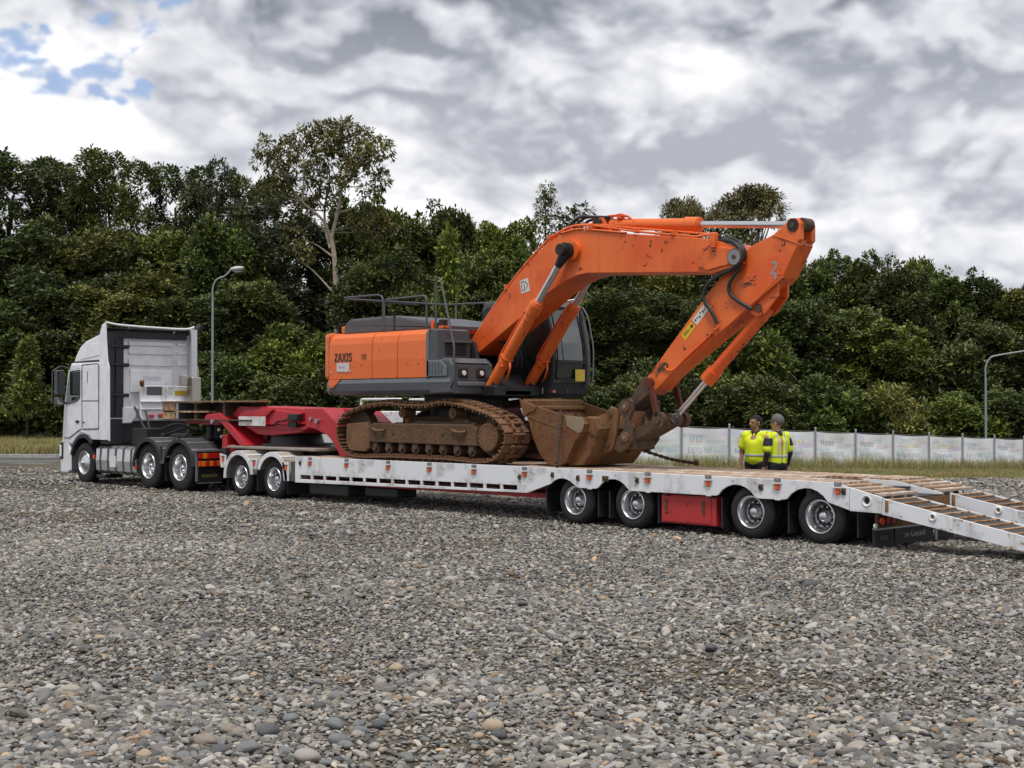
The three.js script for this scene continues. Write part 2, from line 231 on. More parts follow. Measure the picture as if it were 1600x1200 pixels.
const GROUND = (() => {
  const xs = [], zs = [];
  for (let x = -420; x < -60; x += 20) xs.push(x); for (let x = -60; x < 14; x += 0.5) xs.push(x); for (let x = 14; x <= 420; x += 14) xs.push(x);
  for (let z = -420; z < -60; z += 20) zs.push(z); for (let z = -60; z < 20; z += 0.5) zs.push(z); for (let z = 20; z <= 420; z += 16) zs.push(z);
  const pos = [], uv = [], col = [], idx = [];
  for (const z of zs) for (const x of xs) {
    const near = hypot(x - EYE.x, z - EYE.z) < 60, bumps = near ? (fbm(x * 0.5 + 9, z * 0.5, 3) - 0.5) * 0.05 : 0;
    const inLot = x > -22 && x < 2 && z > -2 && z < 2.2 ? 0 : bumps;
    pos.push(x, gh(z) + inLot - (near ? 0.004 : 0), z); uv.push(x, z);
    const s = sandy(x, z), d = fbm(x * 0.16, z * 0.16 + 30, 3);
    col.push(lerp(0.95, 1.75, s) * (0.86 + 0.28 * d), lerp(0.95, 1.55, s) * (0.86 + 0.28 * d), lerp(0.96, 1.2, s) * (0.86 + 0.28 * d));
  }
  const n = xs.length; for (let j = 0; j < zs.length - 1; j++) for (let i = 0; i < n - 1; i++) { const k = j * n + i; idx.push(k, k + n, k + 1, k + 1, k + n, k + n + 1); }
  const g = new THREE.BufferGeometry(); g.setAttribute('position', new THREE.Float32BufferAttribute(pos, 3)); g.setAttribute('uv', new THREE.Float32BufferAttribute(uv, 2)); g.setAttribute('color', new THREE.Float32BufferAttribute(col, 3)); g.setIndex(idx); g.computeVertexNormals();
  return struct('gravel_ground', g, M(0.6, 0.57, 0.53, 0.95, { map: T_bed, bumpMap: T_bedBump, bumpScale: 0.02, vertexColors: true }));
})();
const groundY = (x, z) => gh(z) + (x > -22 && x < 2 && z > -2 && z < 2.2 ? 0 : (fbm(x * 0.5 + 9, z * 0.5, 3) - 0.5) * 0.05);
function stone(seed, detail, flat, sharp) {                                           // a water-worn stone, about one metre long
  const g = new THREE.IcosahedronGeometry(0.5, detail), p = g.attributes.position, r = rng(seed), a = r() * 9, b = r() * 9, sq = 0.62 + r() * 0.3;
  for (let i = 0; i < p.count; i++) {
    const x = p.getX(i), y = p.getY(i), z = p.getZ(i), k = 0.8 + (sharp ? 0.75 : 0.42) * vnoise(x * 2.2 + a, y * 2.2 + z * 1.7 + b) + 0.12 * vnoise(x * 5 + b, z * 5 + y * 4 + a);
    p.setXYZ(i, x * k, y * k * flat, z * k * sq);
  }
  const w = clean(g); w.deleteAttribute('normal');
  const vn = new Map(), q = w.attributes.position, key = (i) => [q.getX(i), q.getY(i), q.getZ(i)].map((t) => t.toFixed(4)).join();
  w.computeVertexNormals(); if (sharp) return w; const nn = w.attributes.normal;
  for (let i = 0; i < q.count; i++) { const k = key(i), e = vn.get(k) || V(0, 0, 0); e.x += nn.getX(i); e.y += nn.getY(i); e.z += nn.getZ(i); vn.set(k, e); }
  for (let i = 0; i < q.count; i++) { const e = vn.get(key(i)).clone().normalize(); nn.setXYZ(i, e.x, e.y, e.z); }
  return w;
}
const STONE = { d: [0.1, 0.105, 0.11], g: [0.19, 0.2, 0.2], c: [0.36, 0.33, 0.3], p: [0.28, 0.235, 0.2], l: [0.5, 0.48, 0.44], t: [0.42, 0.33, 0.23], b: [0.16, 0.11, 0.06], o: [0.45, 0.26, 0.12] };
(function pebbles() {
  const r = rng(4242), far = [1, 2, 3, 4, 5, 6].map((s) => stone(s, 1, 0.28 + 0.05 * s, s > 3)), near = [11, 12, 13, 14, 15, 16].map((s) => stone(s, 3, 0.5 + 0.04 * (s % 5)));
  const skin = Object.fromEntries(Object.entries(STONE).map(([k, c]) => [k, M(...c, 0.8, { map: T_plain, bumpMap: T_bump, bumpScale: 0.002 })]));
  const set = (o, x, z, w, sink, tilt = 0.4) => { o.position.set(x, groundY(x, z) + w * sink, z); o.rotation.set((r() - 0.5) * tilt, r() * 6.28, (r() - 0.5) * tilt); o.scale.setScalar(w); };
  const big = [[4.86,13.33,0.145,'c'],[4.65,12.96,0.124,'g'],[4.30,12.73,0.138,'g'],[4.18,13.12,0.135,'d'],[4.14,13.52,0.145,'p'],[4.44,13.43,0.128,'g'],[4.37,13.79,0.104,'g'],[4.47,12.53,0.100,'d'],[3.61,12.22,0.110,'g'],[3.41,11.68,0.089,'c'],[3.16,13.45,0.056,'c'],[2.10,13.47,0.086,'l'],[3.96,13.25,0.113,'p'],[4.06,13.25,0.090,'p'],[0.48,12.27,0.105,'t'],[3.12,11.30,0.103,'t'],[-0.37,6.83,0.130,'b'],[3.87,11.64,0.078,'p'],[3.96,12.81,0.102,'g'],[3.78,12.47,0.098,'d'],[4.53,12.71,0.098,'g'],[4.89,12.89,0.072,'c'],[3.94,12.96,0.078,'p'],[4.23,9.04,0.120,'d'],[4.18,9.09,0.090,'p'],[6.28,11.53,0.085,'d'],[6.73,11.25,0.084,'d'],[5.97,11.15,0.076,'c'],[6.17,11.65,0.064,'g'],[5.83,10.73,0.063,'d'],[6.52,11.39,0.078,'p'],[5.17,12.20,0.089,'d'],[5.00,12.09,0.129,'t'],[6.09,8.67,0.081,'g'],[6.35,10.67,0.076,'g'],[5.47,11.84,0.060,'d'],[5.95,10.39,0.072,'c'],[6.07,10.26,0.056,'t'],[5.98,9.67,0.059,'c'],[2.59,13.57,0.050,'d'],[3.54,14.31,0.065,'g'],[5.09,12.57,0.065,'d'],[3.92,13.68,0.080,'g'],[5.24,12.93,0.062,'g'],[3.93,6.50,0.095,'g'],[2.42,5.06,0.151,'d']];
  const kinds = 'ddgggggcppltgdcg'.split('');
  const spots = big.map((b) => [...b, 0.18]);
  for (let i = spots.length; i < 300; i++) { const d = 7.1 + r() * r() * 4.5, s = (r() - 0.5) * 0.84 * d, left = s < 0 ? 1 : 0.75; spots.push([EYE.x + FWD.x * d + RIGHT.x * s, EYE.z + FWD.z * d + RIGHT.z * s, (0.055 + 0.06 * r() * r()) * left, kinds[floor(r() * kinds.length)], 0.16]); }
  spots.forEach(([x, z, w, k, sink], i) => { const o = new THREE.Mesh(near[i % 6], skin[k]); o.name = 'pebble'; set(o, x, z, w, sink); GROUND.add(o); });
  // the rest of the gravel, too many to count
  const list = [[], [], [], [], [], []], tint = new THREE.Color(), q = new THREE.Object3D();
  const bands = [[6.7, 9.5, 1350, 0.035], [9.5, 14, 1100, 0.034], [14, 21, 760, 0.036], [21, 32, 330, 0.041], [32, 46, 90, 0.05]];
  for (const [a, b, dens, w0] of bands) {
    const n = floor(dens * 0.84 * (b * b - a * a) / 2);
    for (let i = 0; i < n; i++) {
      const d = sqrt(lerp(a * a, b * b, r())), s = (r() - 0.5) * (0.8 * d + 1.6), x = EYE.x + FWD.x * d + RIGHT.x * s, z = EYE.z + FWD.z * d + RIGHT.z * s;
      if (x < -9.2 && z < -9 || (d > 44.5)) continue;
      const sand = sandy(x, z); if (r() < sand * 0.62) continue;
      const big = smooth(0.45, 0.65, fbm(x * 0.7 + 3, z * 0.7 + 8, 3));
      const w = w0 * (0.5 + 1.0 * r() ** 3 + 0.75 * big * r()) * (r() < 0.015 ? 1.7 : 1);
      set(q, x, z, w, 0.06 + 0.22 * r(), 0.95); q.scale.set(w * (1 + 0.35 * r()), w, w); q.updateMatrix();
      const k = r(), L = (0.056 + 0.135 * r() + 0.25 * r() ** 3) * (0.85 + 0.3 * fbm(x * 0.3 + 70, z * 0.3, 3));
      tint.setRGB(...(k < 0.4 ? [L * 1.02, L, L * 0.96] : k < 0.93 ? [L * 1.13, L * 1.03, L * 0.88] : k < 0.97 ? [L * 1.35, L * 0.95, L * 0.6] : [0.38, 0.36, 0.33]));
      list[i % 6].push([q.matrix.clone(), tint.clone()]);
    }
  }
  const mt = M(1, 1, 1, 0.85);
  list.forEach((l, v) => { const im = new THREE.InstancedMesh(far[v], mt, l.length); l.forEach(([a, c], i) => { im.setMatrixAt(i, a); im.setColorAt(i, c); }); im.name = 'gravel'; im.userData.kind = 'stuff'; GROUND.add(im); });
})();
// a road end and grass behind the truck, the long verge in front of the fence
const heading = (s, d) => [EYE.x + FWD.x * d + RIGHT.x * s, EYE.z + FWD.z * d + RIGHT.z * s];
const mGrass = M(0.24, 0.21, 0.07, 0.95, { map: T_plain }), mLitter = M(0.06, 0.065, 0.03, 0.95, { map: T_plain });
sheet([heading(-60, 47.2), heading(-8.5, 47.2), heading(-8.5, 52.8), heading(-60, 52.8)], 0.004, 3, M(0.14, 0.145, 0.15, 0.85, { map: T_asphalt }), 'road');
{ const k = prismY([heading(-60, 53.05), heading(-8.6, 53.05), heading(-8.6, 53.25), heading(-60, 53.25)], -0.02, 0.12, 0.01); struct('kerb', join(k), M(0.5, 0.5, 0.49, 0.8, { map: T_asphalt })); }
{ const k = prismY([heading(-60, 47.3), heading(-8.6, 47.3), heading(-8.6, 47.42), heading(-60, 47.42)], 0, 0.009, 0.002); const e = struct('kerb', join(k), M(0.55, 0.55, 0.53, 0.7, { map: T_asphalt })); }
sheet([heading(-70, 53.3), heading(-6, 53.3), heading(-6, 82), heading(-70, 82)], 0.008, 2, mGrass, 'grass_field');
sheet([[-9.2, -9], [-17.5, -9], [-17.5, -62], [-9.2, -62]], 0.012, 1.2, mGrass, 'verge_ground');
sheet([[-17.3, -9], [-60, -9], [-110, -110], [-17.3, -110]], 0.006, 4, mLitter, 'forest_floor');
function clump(seed, n, spread, h, wid) {                                       // one tuft of grass blades
  const r = rng(seed), pos = [], idx = [], nor = [];
  for (let i = 0; i < n; i++) {
    const a = r() * 6.28, b = r() * 6.28, x = cos(b) * spread * r(), z = sin(b) * spread * r(), l = h * (0.55 + 0.6 * r()), lean = l * (0.15 + 0.5 * r()), k = pos.length / 3, wx = -sin(a) * wid, wz = cos(a) * wid;
    pos.push(x - wx, 0, z - wz, x + wx, 0, z + wz, x + cos(a) * lean * 0.35 + wx * 0.7, l * 0.6, z + sin(a) * lean * 0.35 + wz * 0.7, x + cos(a) * lean * 0.35 - wx * 0.7, l * 0.6, z + sin(a) * lean * 0.35 - wz * 0.7, x + cos(a) * lean, l, z + sin(a) * lean);
    for (let j = 0; j < 5; j++) nor.push(cos(a) * 0.6, 0.7, sin(a) * 0.6);
    idx.push(k, k + 1, k + 2, k, k + 2, k + 3, k + 3, k + 2, k + 4);
  }
  const g = new THREE.BufferGeometry(); g.setAttribute('position', new THREE.Float32BufferAttribute(pos, 3)); g.setAttribute('normal', new THREE.Float32BufferAttribute(nor, 3)); g.setIndex(idx); return g;
}
function scatter(name, label, geo, mt, spots) { const im = new THREE.InstancedMesh(geo, mt, spots.length), q = new THREE.Object3D(), c = new THREE.Color(); spots.forEach(([x, y, z, s, turn, col], i) => { q.position.set(x, y, z); q.rotation.set(0, turn, 0); q.scale.setScalar(s); q.updateMatrix(); im.setMatrixAt(i, q.matrix); im.setColorAt(i, c.setRGB(...col)); }); im.name = numbered(name); scene.add(im); return tag(im, label, 'grass', null, 'stuff'); }
const mBlade = M(1, 1, 1, 0.9, { physical: true, transmission: 0.3, thickness: 0 });
{
  const r = rng(91), s = [], tall = [], field = [], weeds = [], hue = (k) => mix3([0.21, 0.22, 0.05], [0.46, 0.38, 0.12], k).map((c) => c * (0.75 + 0.5 * r()));
  for (let i = 0; i < 26000; i++) { const z = -9 - r() * 38, x = -9.3 - r() * 7.2; const e = smooth(0, 1.3, -9.3 - x + (fbm(z * 0.7, 3, 3) - 0.5) * 2.4); if (r() > e) continue; s.push([x, gh(z), z, (0.7 + r() * 0.7) * (0.5 + e * 0.5), r() * 6.28, hue(clamp(fbm(x * 0.5, z * 0.5, 3) * 1.5 - 0.35))]); }
  scatter('verge_grass', 'short yellow green grass on the verge between the gravel and the fence', clump(1, 12, 0.14, 0.12, 0.008), mBlade, s);
  for (let i = 0; i < 2600; i++) { const z = -9 - r() * 38, x = -16.15 + r() * r() * 2.2; tall.push([x, gh(z), z, 0.6 + r() * 0.8 * (0.4 + fbm(z * 0.8, 9, 3)), r() * 6.28, hue(r() * 0.9)]); }
  scatter('tall_grass', 'taller seeding grass and weeds along the foot of the white fence', clump(2, 9, 0.2, 0.42, 0.005), mBlade, tall);
  for (let i = 0; i < 26000; i++) { const d = 53.4 + r() * 27, q = heading(-34 + r() * 27, d); field.push([q[0], gh(q[1]), q[1], 0.8 + r() * 0.8, r() * 6.28, hue(clamp(0.25 + 0.8 * fbm(q[0] * 0.3, q[1] * 0.3, 3) - 0.1))]); }
  scatter('field_grass', 'yellowish rough grass strip beyond the road on the left', clump(3, 12, 0.25, 0.3, 0.014), mBlade, field);
  for (let i = 0; i < 3000; i++) { const d = 72 + r() * 8, q = heading(-34 + r() * 24, d); weeds.push([q[0], gh(q[1]), q[1], (0.5 + r() * 0.8) * smooth(69, 78, d), r() * 6.28, mix3([0.06, 0.085, 0.025], [0.16, 0.16, 0.05], r())]); }
  scatter('weeds', 'tall weeds and scrub at the edge of the wood on the left', clump(4, 26, 0.5, 1.1, 0.035), mBlade, weeds);
}
for (const [x, z, l, a] of [[-2.73, 5.82, 0.6, 0.7], [1.11, 11.24, 0.5, 0.65]]) { const t = thing('fallen_stick', x < 0 ? 'dry brown stick lying on the gravel in front of the trailer wheels' : 'pale dry stick lying on the gravel in the left foreground', 'stick', x, groundY(x, z), z), y = groundY(x, z) + 0.03; part('twig', tube([[x - cos(a) * l / 2, y, z - sin(a) * l / 2], [x, y + 0.015, z + 0.02], [x + cos(a) * l / 2, y, z + sin(a) * l / 2]], 0.008, 5), m.twig, t); part('side_twig', tube([[x, y + 0.015, z + 0.02], [x + cos(a + 0.5) * l * 0.25, y + 0.03, z + sin(a + 0.5) * l * 0.25]], 0.004, 5), m.twig, t); }

// ---------------------------------------------------------------- trees: a trunk with limbs and a crown of single leaves in clumps
// lobes: [x, y, z, radius, clusters]; every cluster is a spray of n leaves
function leaves(seed, lobes, o) {
  const r = rng(seed), pos = [], nor = [], col = [], idx = [], t = V(0, 0, 0), out = V(0, 0, 0), w = V(0, 0, 0), n = V(0, 0, 0), c = V(0, 0, 0);
  for (const [lx, ly, lz, lr, count, tone = 0] of lobes) for (let k = 0; k < count; k++) {
    do out.set(r() * 2 - 1, r() * 2 - 1, r() * 2 - 1); while (out.lengthSq() > 1 || out.lengthSq() < 0.01);
    out.normalize(); if (out.y < -0.35 && r() < 0.6) out.y = abs(out.y);
    const lump = 0.78 + 0.4 * vnoise(out.x * 2.5 + lx * 3, out.y * 2.5 + out.z * 2.5 + lz * 3);
    c.set(lx, ly, lz).addScaledVector(out, lr * lump * (0.55 + 0.45 * sqrt(r()))); c.y -= lr * 0.1 * r();
    const bright = clamp(r() * 0.9 + tone), base = mix3(o.dark, o.light, bright * bright), hot = r() < (o.hot ?? 0.06) ? 1.6 : 1;
    for (let j = 0; j < o.n; j++) {
      t.set(r() * 2 - 1, r() * 2 - 1, r() * 2 - 1).normalize().multiplyScalar(0.95).addScaledVector(out, 0.75); t.y += o.droop ?? 0.1; t.normalize();
      n.set(r() * 2 - 1, 1.5, r() * 2 - 1).normalize(); w.crossVectors(t, n).normalize(); n.crossVectors(w, t).normalize(); if (n.y < 0) n.negate(); n.multiplyScalar(0.7).addScaledVector(out, 0.75); n.normalize();
      const L = o.len * (0.6 + 0.7 * r()), W = o.wid * (0.7 + 0.6 * r()), s = o.spray * r(), b = pos.length / 3;
      const x = c.x + t.x * s, y = c.y + t.y * s, z = c.z + t.z * s, mx = x + t.x * L * 0.45, my = y + t.y * L * 0.45 - 0.02, mz = z + t.z * L * 0.45, f = 1;
      pos.push(x, y, z, mx + w.x * W, my + w.y * W, mz + w.z * W, x + t.x * L, y + t.y * L - L * 0.12, z + t.z * L, mx - w.x * W, my - w.y * W, mz - w.z * W);
      const v = (0.75 + 0.5 * r()) * hot; for (let q = 0; q < 4; q++) { nor.push(n.x * f, n.y * f, n.z * f); col.push(base[0] * v, base[1] * v, base[2] * v); }
      idx.push(b, b + 1, b + 2, b, b + 2, b + 3);
    }
  }
  const g = new THREE.BufferGeometry(); g.setAttribute('position', new THREE.Float32BufferAttribute(pos, 3)); g.setAttribute('normal', new THREE.Float32BufferAttribute(nor, 3)); g.setAttribute('color', new THREE.Float32BufferAttribute(col, 3)); g.setIndex(idx); return g;
}
function limb(a, b, r0, r1, seed) { const r = rng(seed), l = V(...a).distanceTo(V(...b)), p = [a]; for (let i = 1; i < 4; i++) { const t = i / 4, k = l * 0.05; p.push([lerp(a[0], b[0], t) + (r() - 0.5) * k, lerp(a[1], b[1], t) + (r() - 0.5) * k, lerp(a[2], b[2], t) + (r() - 0.5) * k]); } p.push(b); return taper(p, r0, r1); }
function taper(pts, r0, r1, n = 7) { const c = new THREE.CatmullRomCurve3(pts.map((p) => V(...p))), seg = pts.length * 4, g = new THREE.TubeGeometry(c, seg, 1, n), p = g.attributes.position; for (let i = 0; i <= seg; i++) { const o = c.getPointAt(i / seg), k = lerp(r0, r1, i / seg); for (let j = 0; j <= n; j++) { const q = i * (n + 1) + j; p.setXYZ(q, o.x + (p.getX(q) - o.x) * k, o.y + (p.getY(q) - o.y) * k, o.z + (p.getZ(q) - o.z) * k); } } return g; }
const mLeaf = M(1, 1, 1, 0.75, { physical: true, specularIntensity: 0.45, vertexColors: true, transmission: 0.3, thickness: 0 });
const LEAF = [[1.3, 1.34, 1.15], [1.05, 1.12, 1.0], [1.5, 1.5, 1.1], [1.15, 1.24, 1.0], [1.3, 1.27, 1.2], [1.7, 1.66, 1.15]].map(([a, b, c]) => { const q = mLeaf.clone(); q.color.setRGB(a, b, c); return q; });
const DARK = { dark: [0.036, 0.05, 0.014], light: [0.135, 0.16, 0.04] }, MID = { dark: [0.05, 0.074, 0.018], light: [0.175, 0.205, 0.048] }, OLIVE = { dark: [0.06, 0.068, 0.018], light: [0.17, 0.175, 0.045] }, GREY = { dark: [0.06, 0.07, 0.035], light: [0.15, 0.16, 0.075] };
const PROTO = { tall: [], low: [], airy: [], cone: [], thin: [], bush: [], gumb: [] };
function proto(kind, h, w, lobes, o, seed, wood, mt = m.bark) { PROTO[kind].push({ h, w, crown: leaves(seed, lobes, o), trunk: join(wood), mt }); }
for (let v = 0; v < 5; v++) {                                                  // dense broadleaf trees, 12 m high and 7 m wide
  const r = rng(100 + v), L = [], wood = [taper([[0, -0.3, 0], [0.1, 4, 0.1], [0, 9, 0]], 0.24, 0.08)];
  for (let i = 0; i < 26; i++) { const t = i / 25, y = 1.2 + t * 9.6, rad = 2.5 * sqrt(1 - ((y - 4.6) / 7.2) ** 2) * (0.75 + 0.4 * r()), a = i * 2.4 + r(), R = 1.0 + 0.55 * r(); L.push([cos(a) * rad, y + (r() - 0.5) * 0.6, sin(a) * rad, R, floor(135 * R * R), (r() - 0.5) * 0.35]); for (let k = 0; k < 4; k++) { const b = a + (r() - 0.5) * 2.2, q = R * (0.95 + 0.3 * r()); L.push([cos(a) * rad + cos(b) * q * 0.8, y + q * (r() * 1.1 - 0.2), sin(a) * rad + sin(b) * q * 0.8, 0.24 + 0.22 * r(), 12, 0.15 * r()]); } if (i % 3 === 0) wood.push(limb([0, y * 0.75, 0], [cos(a) * rad, y, sin(a) * rad], 0.09, 0.03, i + v)); }
  proto('tall', 12, 7, L, { ...(v % 2 ? DARK : v === 2 ? OLIVE : MID), n: 10, len: 0.25, wid: 0.075, spray: 0.24 }, 300 + v, wood);
}
for (let v = 0; v < 4; v++) {                                                  // lower trees, 5 m high and 5 m wide, leaves down to the ground
  const r = rng(140 + v), L = [], wood = [taper([[0, -0.3, 0], [0, 2, 0.1], [0.1, 4, 0]], 0.14, 0.05)];
  for (let i = 0; i < 16; i++) { const t = i / 15, y = 0.5 + t * 3.8, rad = 1.8 * sqrt(1 - ((y - 1.8) / 3.2) ** 2) * (0.8 + 0.4 * r()), a = i * 2.4 + r(), R = 0.75 + 0.35 * r(); L.push([cos(a) * rad, y, sin(a) * rad, R, floor(170 * R * R), (r() - 0.5) * 0.35]); }
  proto('low', 5, 5, L, { ...(v % 2 ? DARK : MID), n: 10, len: 0.23, wid: 0.068, spray: 0.2 }, 340 + v, wood);
}
for (let v = 0; v < 3; v++) {                                                  // tall airy trees with bare limbs and gaps, 19 m high and 6 m wide
  const r = rng(180 + v), L = [], wood = [taper([[0, -0.3, 0], [0.2, 6, 0], [-0.1, 11, 0.2], [0.2, 16, 0]], 0.3, 0.07)];
  for (let i = 0; i < 30; i++) { const t = i / 29, y = 4.5 + t * 13.8, rad = (t > 0.55 ? 2.5 : 1.7) * sqrt(max(0.05, 1 - ((t - 0.6) / 0.62) ** 2)) * (0.35 + 0.75 * r()), a = i * 2.4 + r(), R = 0.74 + 0.5 * r(); L.push([cos(a) * rad, y + (r() - 0.5), sin(a) * rad, R, floor(120 * R * R), (r() - 0.5) * 0.3]); if (i % 2) wood.push(limb([0, y - rad * 1.1, 0], [cos(a) * rad, y, sin(a) * rad], 0.07, 0.02, i + v)); }
  proto('airy', 19, 6, L, { ...(v === 1 ? GREY : DARK), n: 9, len: 0.28, wid: 0.066, spray: 0.3, droop: -0.15 }, 380 + v, wood);
}
for (let v = 0; v < 2; v++) {                                                  // young conical trees, 6 m high, tiers of boughs on a straight stem
  const r = rng(210 + v), L = [], wood = [taper([[0, -0.3, 0], [0.02, 3, 0], [0, 5.8, 0]], 0.08, 0.02)];
  for (let i = 0; i < 30; i++) { const t = i / 29, y = 1.7 + t * 4.1, rad = (1 - t) * 1.15 * (0.5 + 0.6 * r()), a = i * 2.4; L.push([cos(a) * rad, y, sin(a) * rad, 0.3 + 0.16 * (1 - t), 22, 0.1]); wood.push(limb([0, y, 0], [cos(a) * rad, y + 0.05, sin(a) * rad], 0.02, 0.01, i)); }
  proto('cone', 6, 2.6, L, { dark: [0.09, 0.12, 0.025], light: [0.27, 0.29, 0.065], n: 7, len: 0.26, wid: 0.05, spray: 0.15 }, 420 + v, wood);
}
{ const r = rng(230), L = []; for (let i = 0; i < 12; i++) L.push([(r() - 0.5) * 1.2, 13.6 + i * 0.42, (r() - 0.5) * 1.2, 0.34 + 0.25 * r(), 24, 0]); proto('thin', 19, 2, L, { ...GREY, n: 7, len: 0.3, wid: 0.05, spray: 0.2 }, 430, [taper([[0, -0.3, 0], [0.1, 9, 0], [0, 18.5, 0]], 0.12, 0.03), ...L.map((l, i) => limb([0, l[1] - 0.5, 0], [l[0], l[1], l[2]], 0.03, 0.012, i))]); }
{ const r = rng(240), L = []; for (let i = 0; i < 16; i++) { const y = 0.3 + r() * 2.5, rad = 1.1 * sqrt(1 - ((y - 1.2) / 2.1) ** 2), a = i * 2.4; L.push([cos(a) * rad, y, sin(a) * rad, 0.5, 46, 0.1]); } proto('bush', 3.3, 3, L, { dark: [0.08, 0.1, 0.022], light: [0.26, 0.25, 0.06], n: 7, len: 0.24, wid: 0.05, spray: 0.18 }, 440, [taper([[0, -0.2, 0], [0, 2.4, 0]], 0.06, 0.02)]); }
for (let v = 0; v < 2; v++) {                                                  // gum crowns on pale limbs, 18 m high and 6.5 m wide
  const r = rng(260 + v), L = [], wood = [taper([[0, -0.3, 0], [0.2, 6, 0], [0, 11, 0]], 0.3, 0.2)];
  for (let i = 0; i < 24; i++) { const a = i * 2.4, el = r() * 1.3, R0 = 2.6 * (0.6 + 0.4 * r()), x = cos(a) * R0 * cos(el), y = 14.4 + sin(el) * 2.6, z = sin(a) * R0 * cos(el); L.push([x, y, z, 0.75, 62, (r() - 0.5) * 0.3]); wood.push(limb([0, 10.5, 0], [x, y, z], 0.1, 0.02, i)); }
  proto('gumb', 18, 6.5, L, { dark: [0.08, 0.075, 0.03], light: [0.21, 0.17, 0.065], n: 7, len: 0.3, wid: 0.045, spray: 0.25, droop: -0.3 }, 450 + v, wood, m.gumBark);
}
